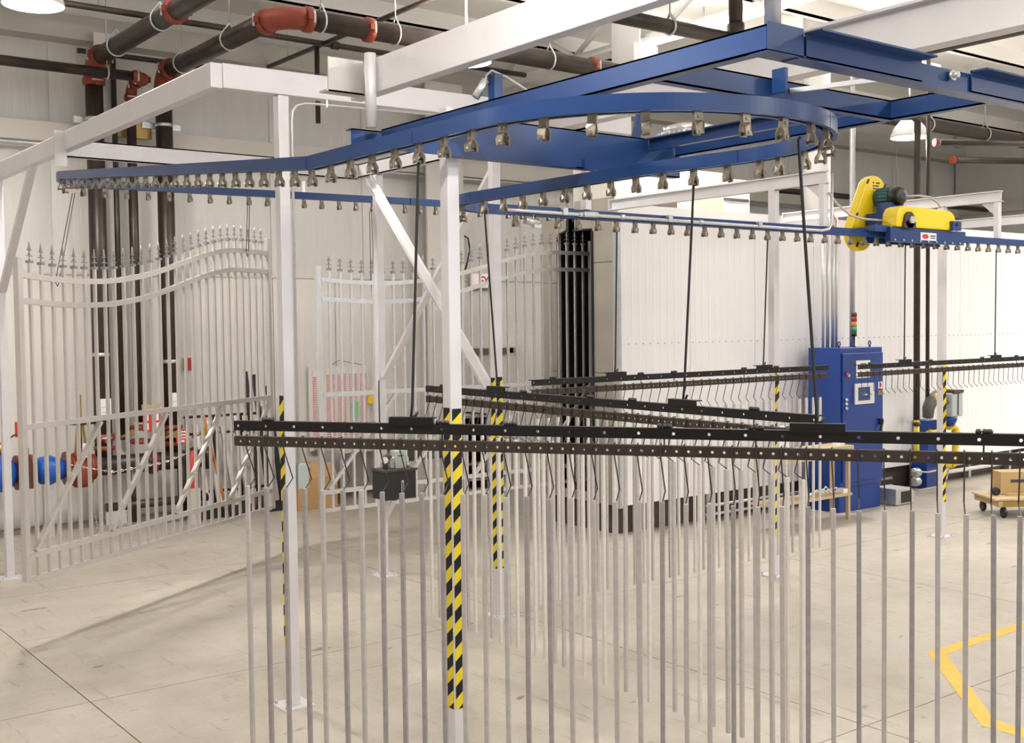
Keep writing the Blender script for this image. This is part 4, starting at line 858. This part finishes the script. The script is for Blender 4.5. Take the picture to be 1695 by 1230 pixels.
t = pipe_run('large black pipe rising beside the gate, bending right overhead at red elbow', [[(5.008, YP, .75), (5.008, YP, Z2-.22)], [(5.008, YP-.22, Z2), (5.008, Y2+.26, Z2)], [(5.27, Y2, Z2), (22.5, Y2, Z2)]], RP,
             coup=[((5.008, YP, Z2-.24), (0, 0, 1)), ((5.008, YP-.24, Z2), (0, 1, 0)), ((5.008, Y2+.30, Z2), (0, 1, 0)), ((5.30, Y2, Z2), (1, 0, 0)), ((5.98, Y2, Z2), (1, 0, 0)), ((9.0, Y2, Z2), (1, 0, 0)), ((15.3, Y2, Z2), (1, 0, 0)), ((18.7, Y2, Z2), (1, 0, 0)), ((5.008, YP, 1.05), (0, 0, 1))],
             elbows=[elbow3((5.008, YP, Z2), (0, 0, -1), (0, -1, 0), .22), elbow3((5.008, Y2, Z2), (0, 1, 0), (1, 0, 0), .26)], clamps=[((5.008, YP, 4.675), (0, 0, 1)), ((5.008, YP, 1.9), (0, 0, 1))], loc=(5.008, YP, 0))
MB().box(4.78, 5.24, YP+.09, YP+.13, 4.64, 4.71).build('wall_bracket', GALV, t); MB().box(4.5, 4.9, YP+.12, YP+.2, 4.52, 4.72).build('timber_packer', BRASS, t)
for xx in (5.45, 6.3, 8.35, 10.9, 15.9, 17.5): hoop(t, (xx, Y2, Z2), (1, 0, 0), RP); MB().tube((xx, Y2, Z2+.17), (xx, Y2, 6.29), .007, 6).build('hanger_rod', GALV, t)
for yy in (12.6, 11.3): hoop(t, (5.008, yy, Z2), (0, 1, 0), RP); MB().tube((5.008, yy, Z2+.17), (5.008, yy, 6.29), .007, 6).build('hanger_rod', GALV, t)
t = pipe_run('medium black pipe crossing the upper left to red elbows, then dropping', [[(1.2, 12.72, 5.10), (4.52, 12.72, 5.10)], [(4.63, 12.82, 5.10), (4.63, 13.07, 5.10)], [(4.62, YP, 1.2), (4.62, YP, 4.97)]], .055,
             coup=[((4.52, 12.72, 5.10), (1, 0, 0)), ((4.63, 12.84, 5.10), (0, 1, 0)), ((4.63, 13.06, 5.10), (0, 1, 0)), ((4.62, YP, 4.96), (0, 0, 1))], elbows=[elbow3((4.63, 12.72, 5.10), (-1, 0, 0), (0, 1, 0), .11), elbow3((4.625, YP, 5.10), (0, -1, 0), (0, 0, -1), .13)], loc=(4.62, YP, 0))
hoop(t, (4.2, 12.72, 5.10), (1, 0, 0), .055); MB().tube((4.2, 12.72, 5.2), (4.2, 12.72, 6.29), .006, 6).build('hanger_rod', GALV, t)
t = pipe_run('thin black pipe standing between the two large vertical pipes', [[(4.46, YP+.1, 1.0), (4.46, YP+.1, 5.45)]], .032, loc=(4.46, YP+.1, 0), name='thin_pipe')
t = pipe_run('black pipe branching from a tee near top centre of the picture', [[(5.35, 4.9, 4.55), (7.2, 4.9, 4.55)], [(6.25, 4.9, 4.55), (6.25, 4.9, 6.28)]], .052, loc=(5.3, 4.9, 4.55), name='thin_pipe') if False else None
t = pipe_run('black sprinkler branch pipe running from wall to top centre', [[(6.5, 13.5, 5.60), (6.5, 7.5, 5.60)]], .028, loc=(6.5, 13.5, 5.6), name='sprinkler_pipe'); MB().tube((6.5, 12.2, 5.6), (6.5, 12.2, 4.7), .03, 10).build('drop_leg', BLACKP, t)
for yy in (12.95, 9.9): MB().tube((6.5, yy, 5.63), (6.5, yy, 6.29), .006, 6).build('hanger_rod', GALV, t)
t = pipe_run('black sprinkler main along the ceiling at upper left', [[(1.0, 12.03, 5.60), (9.5, 12.03, 5.60)]], .034, loc=(1, 12.03, 5.6), name='sprinkler_pipe')
MB().lathe((6.6, 12.03, 5.6), ((.045, 0), (.05, .02), (.05, .08), (.045, .1)), 12, (1, 0, 0)).build('tee', BLACKP, t); MB().lathe((3.15, 12.03, 5.53), ((.02, -.05), (.045, -.02), (.045, .02), (.03, .05)), 12).build('sprinkler_head', RED, t)
for xx in (4.75, 3.9): MB().tube((xx, 12.03, 5.63), (xx, 12.03, 6.29), .006, 6).build('hanger_rod', GALV, t)
t = pipe_run('short black pipe along the back wall top behind the large pipes', [[(4.1, 13.42, 5.47), (6.2, 13.42, 5.47)]], .03, loc=(4.1, 13.42, 5.47), name='sprinkler_pipe')
t = pipe_run('black pipe dropping to a tee behind the blue frame corner', [[(5.0, 6.1, 4.5), (6.98, 6.1, 4.5)], [(6.93, 6.1, 4.5), (6.93, 6.1, 6.28)]], .055, loc=(5.0, 6.1, 4.5), name='thin_pipe')
hoop(t, (6.2, 6.1, 4.5), (1, 0, 0), .055); MB().tube((6.2, 6.1, 4.6), (6.2, 6.1, 6.28), .006, 6).build('hanger_rod', GALV, t); MB().obox((7.12, 6.05, 4.56), (7.38, 5.98, 4.52), .02, .02).build('valve_lever', RED, t)
MB().lathe((6.93, 6.1, 4.5), ((.068, .0), (.068, .13)), 12).build('tee', BLACKP, t)
t = pipe_run('thin black pipe along the right hand ceiling with red end cap', [[(15.4, 9.35, 4.62), (20.5, 6.9, 4.62)]], .045, loc=(15.4, 9.35, 4.62), name='sprinkler_pipe'); MB().lathe((15.38, 9.36, 4.62), ((.06, 0), (.06, .06)), 12, (-1, .45, 0)).build('end_cap', RED, t)
t = pipe_run('thin black pipe ending in red cap left of the gas pipes', [[(13.6, 8.5, 4.6), (14.8, 8.0, 4.62)]], .04, loc=(13.6, 8.5, 4.6), name='sprinkler_pipe'); MB().lathe((13.58, 8.51, 4.6), ((.055, 0), (.055, .05)), 12, (-1, .42, 0)).build('end_cap', RED, t)
t = pipe_run('long thin black pipe against the far right wall', [[(12.4, 12.9, 4.55), (22.4, 12.9, 4.55)]], .05, loc=(12.4, 12.9, 4.55), name='sprinkler_pipe')
for xx in (16.0, 19.2): MB().tube((xx, 12.9, 4.6), (xx, 12.9, 6.28), .006, 6).build('hanger_rod', GALV, t)
t = pipe_run('thin black pipe sloping across the upper right with red fitting', [[(10.8, 7.9, 5.1), (10.8, 1.5, 5.1)]], .05, loc=(10.8, 7.9, 5.1), name='sprinkler_pipe'); MB().lathe((10.8, 4.9, 4.9), ((.05, 0), (.06, .03), (.05, .06)), 12).build('red_fitting', RED, t); MB().tube((10.8, 4.9, 5.1), (10.8, 4.9, 4.4), .04, 10).build('drop_leg', BLACKP, t)

# ------------------------------------------------------------------ sprinkler riser gear low on the left
mf = thing('pipe_manifold', 'thick black horizontal manifold low behind the twisted gate', 'pipe', (4.7, 13.15, 0))
MB().tube((4.0, 13.15, .73), (5.45, 13.15, .73), .11, 18).build('header', BLACKP, mf); MB().tube((4.15, 13.0, .27), (5.35, 13.0, .27), .05, 12).build('lower_pipe', BLACKP, mf)
for xx in (4.5, 5.08): MB().tube((xx, 13.1, .06), (xx, 13.1, .7), .05, 12).build('leg_pipe', BLACKP, mf)
for xx in (4.05, 4.75, 5.4): MB().lathe((xx, 13.15, .73), ((.12, -.04), (.145, -.03), (.145, .03), (.12, .04)), 18, (1, 0, 0)).build('flange', RED if xx != 5.4 else BLACKP, mf)
for xx, zz in ((4.205, .93), (5.008, .93), (4.62, .98), (4.62, 1.14), (5.008, 1.12)): MB().lathe((xx, 13.17, zz), ((.08, -.03), (.118, -.02), (.118, .02), (.08, .03)), 16).build('red_ring', RED, mf)
for xx, zz in ((4.35, 1.05), (4.85, 1.0), (5.2, 1.0)):
    b = MB(); b.tube((xx, 13.05, zz), (xx+.12, 13.0, zz+.05), .02, 8); b.lathe((xx+.12, 13.0, zz+.05), ((.04, 0), (.04, .03)), 12, (0, -1, 0)); b.build('brass_trim_valve', BRASS, mf)
def chain(label, pts, n):
    b = MB(); pts = [Vector(p) for p in pts]
    for i in range(n):
        u = i/n*(len(pts)-1); k = int(u); a = pts[k].lerp(pts[k+1], u-k); u2 = (i+.9)/n*(len(pts)-1); k2 = min(int(u2), len(pts)-2); c = pts[k2].lerp(pts[k2+1], u2-k2)
        d = (c-a); s = d.cross(Vector((0, 1, 0)) if i % 2 else Vector((1, 0, 1))).normalized()*.012
        b.path([a, a+d*.5+s, c, a+d*.5-s, a], .004, 5, False)
    tag(b.build('steel_chain', GALV, origin=pts[0]), label, 'chain')
chain('steel chain draped across the manifold and valve wheels', [(3.75, 12.9, .80), (4.2, 12.9, .68), (4.8, 12.9, .74), (5.35, 12.95, .90)], 34)
chain('steel chain hanging to the floor from the red valve', [(3.95, 12.85, .62), (3.97, 12.85, .3), (4.0, 12.8, .02), (3.85, 12.7, .015)], 26)
bf = thing('backflow_valve', 'bulging blue backflow valve with red flanges at far left', 'valve', (3.3, 13.1, .5))
MB().lathe((2.75, 13.1, .74), ((.10, 0), (.17, .06), (.20, .18), (.20, .32), (.16, .42), (.10, .47)), 20, (1, 0, 0)).build('blue_body', BLUEV, bf); MB().lathe((3.42, 13.1, .74), ((.10, 0), (.15, .05), (.17, .15), (.12, .27), (.09, .32)), 20, (1, 0, 0)).build('blue_body', BLUEV, bf)
for xx in (2.72, 3.24, 3.38, 3.76): MB().lathe((xx, 13.1, .74), ((.19, -.02), (.19, .02)), 20, (1, 0, 0)).build('red_flange', RED, bf)
MB().box(2.9, 3.0, 13.05, 13.15, .0, .56).build('support_leg', GALV, bf); MB().box(3.50, 3.60, 13.05, 13.15, .0, .60).build('support_leg', GALV, bf)
MB().lathe((3.31, 13.08, .92), ((.03, 0), (.05, .02), (.05, .08), (.02, .12)), 12).build('brass_cap', BRASS, bf)
gv = thing('gate_valve', 'red gate valve with tall brass spindle and dark handwheel', 'valve', (3.92, 13.1, .5))
MB().lathe((3.92, 13.1, .52), ((.08, 0), (.13, .05), (.13, .22), (.09, .30), (.11, .33), (.11, .37), (.05, .42)), 18).build('red_body', RED, gv); MB().lathe((3.80, 13.1, .73), ((.15, 0), (.15, .03), (.11, .04), (.11, .20), (.15, .21), (.15, .24)), 18, (1, 0, 0)).build('red_barrel', RED, gv)
b = MB(); b.obox((3.86, 13.1, .92), (3.89, 13.1, 1.22), .03, .02); b.obox((3.98, 13.1, .92), (3.95, 13.1, 1.22), .03, .02); b.build('yoke', BRASS, gv); MB().tube((3.92, 13.1, .95), (3.92, 13.1, 1.56), .018, 10).build('spindle', BRASS, gv)
b = MB(); b.path([(3.92+.15*math.cos(a*PI/9), 13.1+.15*math.sin(a*PI/9), 1.24) for a in range(19)], .014, 6, False)
for k in range(4): b.tube((3.92, 13.1, 1.235), (3.92+.15*math.cos(k*PI/2), 13.1+.15*math.sin(k*PI/2), 1.24), .010, 6)
b.build('handwheel', BLACK, gv); MB().box(3.90, 3.98, 12.97, 12.975, .86, 1.02).build('white_tag', LABEL, gv)
gv2 = thing('gate_valve', 'partly hidden red valve riser at the extreme left edge', 'valve', (3.05, 13.3, .9)); MB().tube((3.12, 13.3, .9), (3.12, 13.3, 1.05), .05, 12).build('neck', BRASS, gv2); MB().box(3.30, 3.37, 13.38, 13.4, 1.10, 1.27).build('red_tag', REDS, gv2); MB().tube((3.12, 13.3, 1.05), (3.33, 13.39, 1.15), .012, 8).build('arm', BRASS, gv2)
def plate_sign(label, x0, x1, z0, z1, y, m, lines, lm, cap=None, name='valve_sign'):
    t = thing(name, label, 'sign', ((x0+x1)/2, y, z0)); MB().box(x0, x1, y, y+.008, z0, z1).build('plate', m, t)
    b = MB()
    for (a, c, zz, h) in lines: b.box(x0+a*(x1-x0), x0+c*(x1-x0), y-.003, y-.0005, z0+zz*(z1-z0), z0+(zz+h)*(z1-z0))
    if lines: b.build('print', lm, t)
    if cap: MB().box(x0-.01, x1+.01, y-.03, y+.01, z1, z1+cap).build('cap', CARD2, t)
    return t
plate_sign('left of two red tags with tan tops on the thin pipe', 4.58, 4.68, 1.10, 1.36, 12.95, REDS, ((.35, .65, .1, .3), (.35, .65, .5, .35)), LABEL, .06)
plate_sign('right of two red tags with tan tops on the thin pipe', 4.70, 4.80, 1.10, 1.36, 12.95, REDS, ((.35, .65, .15, .25), (.35, .65, .5, .3)), LABEL, .06)
plate_sign('square red sign with white lines on the lower large pipe', 4.98, 5.14, .94, 1.10, 12.98, REDS, ((.15, .85, .78, .1), (.15, .85, .56, .1), (.2, .8, .36, .08), (.35, .6, .06, .18)), LABEL)
plate_sign('white paper label round the left large pipe', 4.15, 4.27, 1.30, 1.50, YP-.108, LABEL, ((.1, .9, .2, .04), (.1, .9, .5, .04)), GREYB)
plate_sign('white paper label round the right large pipe', 4.95, 5.07, 1.32, 1.53, YP-.108, LABEL, ((.1, .9, .2, .04), (.1, .9, .5, .04)), GREYB)
t = thing('fire_alarm_pull', 'small red fire alarm pull box on wall right of pipes', 'alarm', (5.44, 13.7, 1.74)); MB().box(5.40, 5.48, 13.72, 13.80, 1.76, 1.92).build('box', REDS, t, bevel=.004); MB().box(5.385, 5.495, 13.785, 13.80, 1.73, 1.94).build('back_plate', LABEL, t)
t = thing('horn_strobe', 'small red and white horn strobe between the large pipes', 'alarm', (4.43, 13.3, 1.72)); MB().box(4.42, 4.52, 13.33, 13.39, 1.70, 1.92).build('box', REDS, t, bevel=.004); MB().lathe((4.47, 13.33, 1.78), ((.03, 0), (.02, .02)), 12, (0, -1, 0)).build('lens', LABEL, t)
t = thing('fire_extinguisher', 'red fire extinguisher standing by the manifold end', 'extinguisher', (5.12, 12.85, .0)); MB().lathe((5.12, 12.85, .42), ((.06, 0), (.065, .02), (.065, .34), (.03, .40), (.02, .44)), 16).build('cylinder', REDS, t); MB().obox((5.08, 12.85, .87), (5.18, 12.85, .89), .02, .03).build('lever', BLACK, t); MB().box(5.06, 5.18, 12.78, 12.90, 0, .42).build('stand', STRUT, t)
# rack of leaning stock behind the twisted gate
rk = thing('stock_rack', 'black framed rack of stock leaning on wall behind gate', 'rack', (5.7, 13.5, 0))
b = MB()
for xx in (5.25, 5.6, 5.95, 6.3): b.obox((xx, 13.35, .0), (xx, 13.35, 1.22), .03, .03, (1, 0, 0))
b.build('upright', BLACK, rk)
for zz in (.28, 1.0, 1.21): MB().box(5.22, 6.32, 13.33, 13.37, zz-.015, zz+.015).build('cross_bar', BLACK, rk)
MB().box(5.22, 6.40, 13.0, 13.6, 0, .12).build('rack_base', BLACK, rk)
LAB = [('black angle length leaning tallest, left of pair, yellow taped', BLACK, 1.74, 6.0), ('black angle length leaning tallest, right of pair', BLACK, 1.70, 6.12), ('thin black rod leaning right of the tall black pair', BLACK, 1.55, 6.30),
       ('grey tube length leaning at the rack left end', SILVER, 1.12, 5.33), ('white tube length leaning in the rack middle', WHITE, 1.16, 5.48), ('grey square tube leaning right of white tube', PICK, 1.08, 5.68), ('dull metal tube leaning at the rack right end', PICKG, 1.3, 6.22), ('pale channel length leaning between grey tube and tall black pair', ALU, 1.2, 5.85)]
for i, (lab, m, hz, xx) in enumerate(LAB):
    t = thing('stock_length', lab, 'tube', (xx, 13.3, .12)); MB().obox((xx+.06, 13.06, .125), (xx, 13.298, hz), .05, .05, (1, 0, 0)).build('length', m, t)
    if i == 0: MB().obox((xx+.026, 13.19, 1.06), (xx+.023, 13.20, 1.13), .06, .06, (1, 0, 0)).build('yellow_tape', YEL, t)
t = thing('broom_handle', 'orange wooden broom handle leaning against the stock rack', 'broom', (5.68, 13.1, 0)); MB().tube((5.58, 12.93, .0), (5.42, 13.24, 1.25), .018, 8).build('handle', ORANGE, t)

# ------------------------------------------------------------------ things along the back wall, centre
t = thing('card_rack', 'wall rack of red and white striped cards behind far gate', 'rack', (7.55, 13.7, .6))
MB().box(7.10, 8.02, 13.72, 13.75, .62, 1.75).build('back_board', LINER, t)
cols = ((7.155, 7.265), (7.36, 7.475), (7.53, 7.65), (7.71, 7.825), (7.88, 7.975))
for i, (a, c) in enumerate(cols):
    MB().box(a, c, 13.705, 13.722, .64, 1.64 if i else 1.61).build('card_column', ROWS, t)
    MB().box(a, c, 13.703, 13.722, 1.645 if i else 1.615, 1.73 if i else 1.70).build('header_card', LABEL, t)
MB().box(7.715, 7.835, 13.695, 13.704, 1.04, 1.26).build('green_card', GREEN, t)
for i in (1, 2, 3): a, c = cols[i]; MB().box((a+c)/2-.004, (a+c)/2+.004, 13.698, 13.705, .64, 1.64).build('divider_line', SCREEN, t)
MB().path([(7.4, 13.71, 1.75), (7.55, 13.71, 1.83), (7.9, 13.71, 1.76)], .004, 5).build('hanging_wire', WIRE, t)
t = thing('yellow_placard', 'yellow folded placard behind post beside the card rack', 'sign', (8.05, 13.6, 1.2)); MB().prism([(8.02, 13.66, 1.44), (8.10, 13.66, 1.44), (8.12, 13.66, 1.17), (7.96, 13.66, 1.24)], (0, .01, 0)).build('sheet', YEL, t)
t = thing('cardboard_carton', 'tall brown cardboard carton on floor behind left post', 'box', (6.75, 13.0, 0)); MB().box(6.44, 7.0, 12.80, 13.28, 0, .40).build('carton', CARD, t, bevel=.004)
b = MB(); b.prism([(6.44, 12.80, .40), (7.0, 12.80, .40), (7.0, 12.92, .56), (6.44, 12.92, .56)], (0, .006, 0)); b.box(6.6, 7.0, 13.0, 13.28, .40, .55); b.build('open_flap', CARD, t)
t = thing('desk', 'grey metal desk with dark underside along the back wall', 'desk', (7.6, 13.3, 0))
MB().box(7.1, 8.9, 12.9, 13.5, .66, .71).build('desk_top', STRUT, t)
for xx in (7.12, 7.9, 8.84): MB().box(xx, xx+.04, 12.95, 13.45, 0, .66).build('side_panel', GALV, t)
MB().box(7.2, 8.8, 13.40, 13.43, .1, .62).build('modesty_panel', STRUT, t)
t = thing('equipment_case', 'dark grey equipment case under the desk beside the carton', 'case', (8.2, 13.1, 0)); MB().box(7.98, 8.78, 12.98, 13.36, .0, .46).build('case', SCREEN if False else STRUT, t, bevel=.01)
t = thing('storage_shelves', 'black slatted storage shelves behind the far gate', 'shelf', (9.2, 13.1, 0))
for xx in (8.98, 9.36): MB().box(xx, xx+.03, 12.85, 13.30, 0, 1.05).build('side_frame', BLACK, t)
for zz in (.12, .34, .56, .78, 1.0): MB().box(8.98, 9.39, 12.84, 13.30, zz, zz+.03).build('shelf_board', GALV, t)
MB().box(9.0, 9.37, 13.28, 13.30, .02, 1.04).build('back_panel', BLACK, t)
# exit sign
t = thing('exit_sign', 'lit EXIT sign with red letters above the back door', 'sign', (10.0, 13.7, 2.84)); MB().box(9.78, 10.20, 13.70, 13.78, 2.83, 3.05).build('housing', LABEL, t, bevel=.006)
MB().box(9.79, 10.19, 13.695, 13.70, 2.84, 3.04).build('lit_face', EXITM, t)
cu = bpy.data.curves.new('exit_letters', 'FONT'); cu.body = 'EXIT'; cu.size = .185; cu.align_x = 'CENTER'; cu.extrude = .002; cu.offset = .004
tmp = bpy.data.objects.new('tmp', cu); COL.objects.link(tmp); bpy.context.view_layer.update()
me = bpy.data.meshes.new_from_object(tmp.evaluated_get(bpy.context.evaluated_depsgraph_get())); bpy.data.objects.remove(tmp); me.materials.clear(); me.materials.append(REDS)
o = bpy.data.objects.new('letters', me); COL.objects.link(o); o.parent = t; o.rotation_euler = (PI/2, 0, 0); o.scale = (.72, 1, 1); o.location = V(10.06, 13.692, 2.875)-base_of(t)
t = thing('emergency_light', 'dark twin lamp emergency light left of EXIT sign', 'lamp', (9.5, 13.7, 2.8)); MB().box(9.36, 9.62, 13.70, 13.79, 2.90, 3.0).build('battery_box', GIRT, t)
for xx in (9.40, 9.57): MB().lathe((xx, 13.70, 2.84), ((.03, 0), (.05, .05)), 12, (0, -1, 0)).build('lamp_head', BLACK, t)
t = thing('hanging_cable', 'dark cable dangling on back wall above EXIT sign', 'cable', (9.85, 13.7, 3.4)); MB().path([(9.62, 13.75, 3.62), (9.72, 13.70, 3.56), (9.75, 13.70, 3.4), (9.70, 13.70, 3.2), (9.66, 13.72, 3.05)], .014, 6).build('cable', WIRE, t)

# ------------------------------------------------------------------ high-bay lamps
def high_bay(x, y, z, label, power=85, r=.25, ztop=6.29, up=115, squash=1.0):
    t = thing('high_bay_lamp', label, 'lamp', (x, y, z))
    MB().lathe((x, y, z), ((r, 0), (r*.98, .03*squash), (r*.8, .14*squash), (r*.45, .24*squash), (.09, .27*squash), (.09, .45*squash)), 28).build('reflector', WHITE, t)
    MB().lathe((x, y, z-.004), ((r*.96, 0), (r*.96, .003)), 28).build('lens', LAMPG, t)
    MB().tube((x, y, z+.45*squash), (x, y, ztop), .012, 8).build('suspension_rod', GALV, t)
    d = bpy.data.lights.new('lamp_light', 'AREA'); d.shape = 'DISK'; d.size = r*1.8; d.energy = power; d.color = (1.0, .95, .89)
    o = bpy.data.objects.new('lamp_light', d); COL.objects.link(o); o.parent = t; o.location = (0, 0, -.02)
    d = bpy.data.lights.new('added_uplight', 'AREA'); d.shape = 'DISK'; d.size = r*1.6; d.energy = up; d.color = (1.0, .955, .90)
    o = bpy.data.objects.new('added_uplight', d); COL.objects.link(o); o.parent = t; o.location = (0, 0, .28*squash); o.rotation_euler = (PI, 0, 0)   # upward light added over the dome to brighten the ceiling
    return t
high_bay(2.72, 10.05, 5.0, 'bright white dome lamp at the top left corner', 150)
high_bay(6.72, 9.45, 4.93, 'white dome lamp peeking under the large silver box beam', 45, squash=.45)
high_bay(9.95, 8.95, 4.92, 'bright dome lamp seen through the blue frame', ztop=5.72)
high_bay(13.75, 9.04, 4.75, 'bright dome lamp at right behind two black gas pipes')
for i, (xx, yy) in enumerate(((2.0, 3.0), (6.5, 1.5), (10.5, 3.5), (14.5, 3.5), (6.5, -2.5), (12, -2), (17, 3), (19.5, 6.4), (-1.2, 7.5))):  # unseen lamps added to brighten the hall and its far walls
    high_bay(xx, yy, 4.7, ('added ceiling dome lamp brightening the hall, out of picture, row %s' % 'abcdefghi'[i]), power=(95, 85, 55, 55, 85, 70, 70, 260, 60)[i], up=(130, 100, 60, 60, 100, 80, 120, 300, 90)[i])
t = thing('strip_light', 'white fluorescent strip light under the right hand ceiling', 'lamp', (13.0, 8.5, 5.6)); MB().box(12.6, 14.4, 9.0, 9.12, 5.70, 5.76).build('tube', LAMPG, t); MB().box(12.6, 14.4, 8.98, 9.14, 5.76, 5.80).build('housing', WHITE, t)
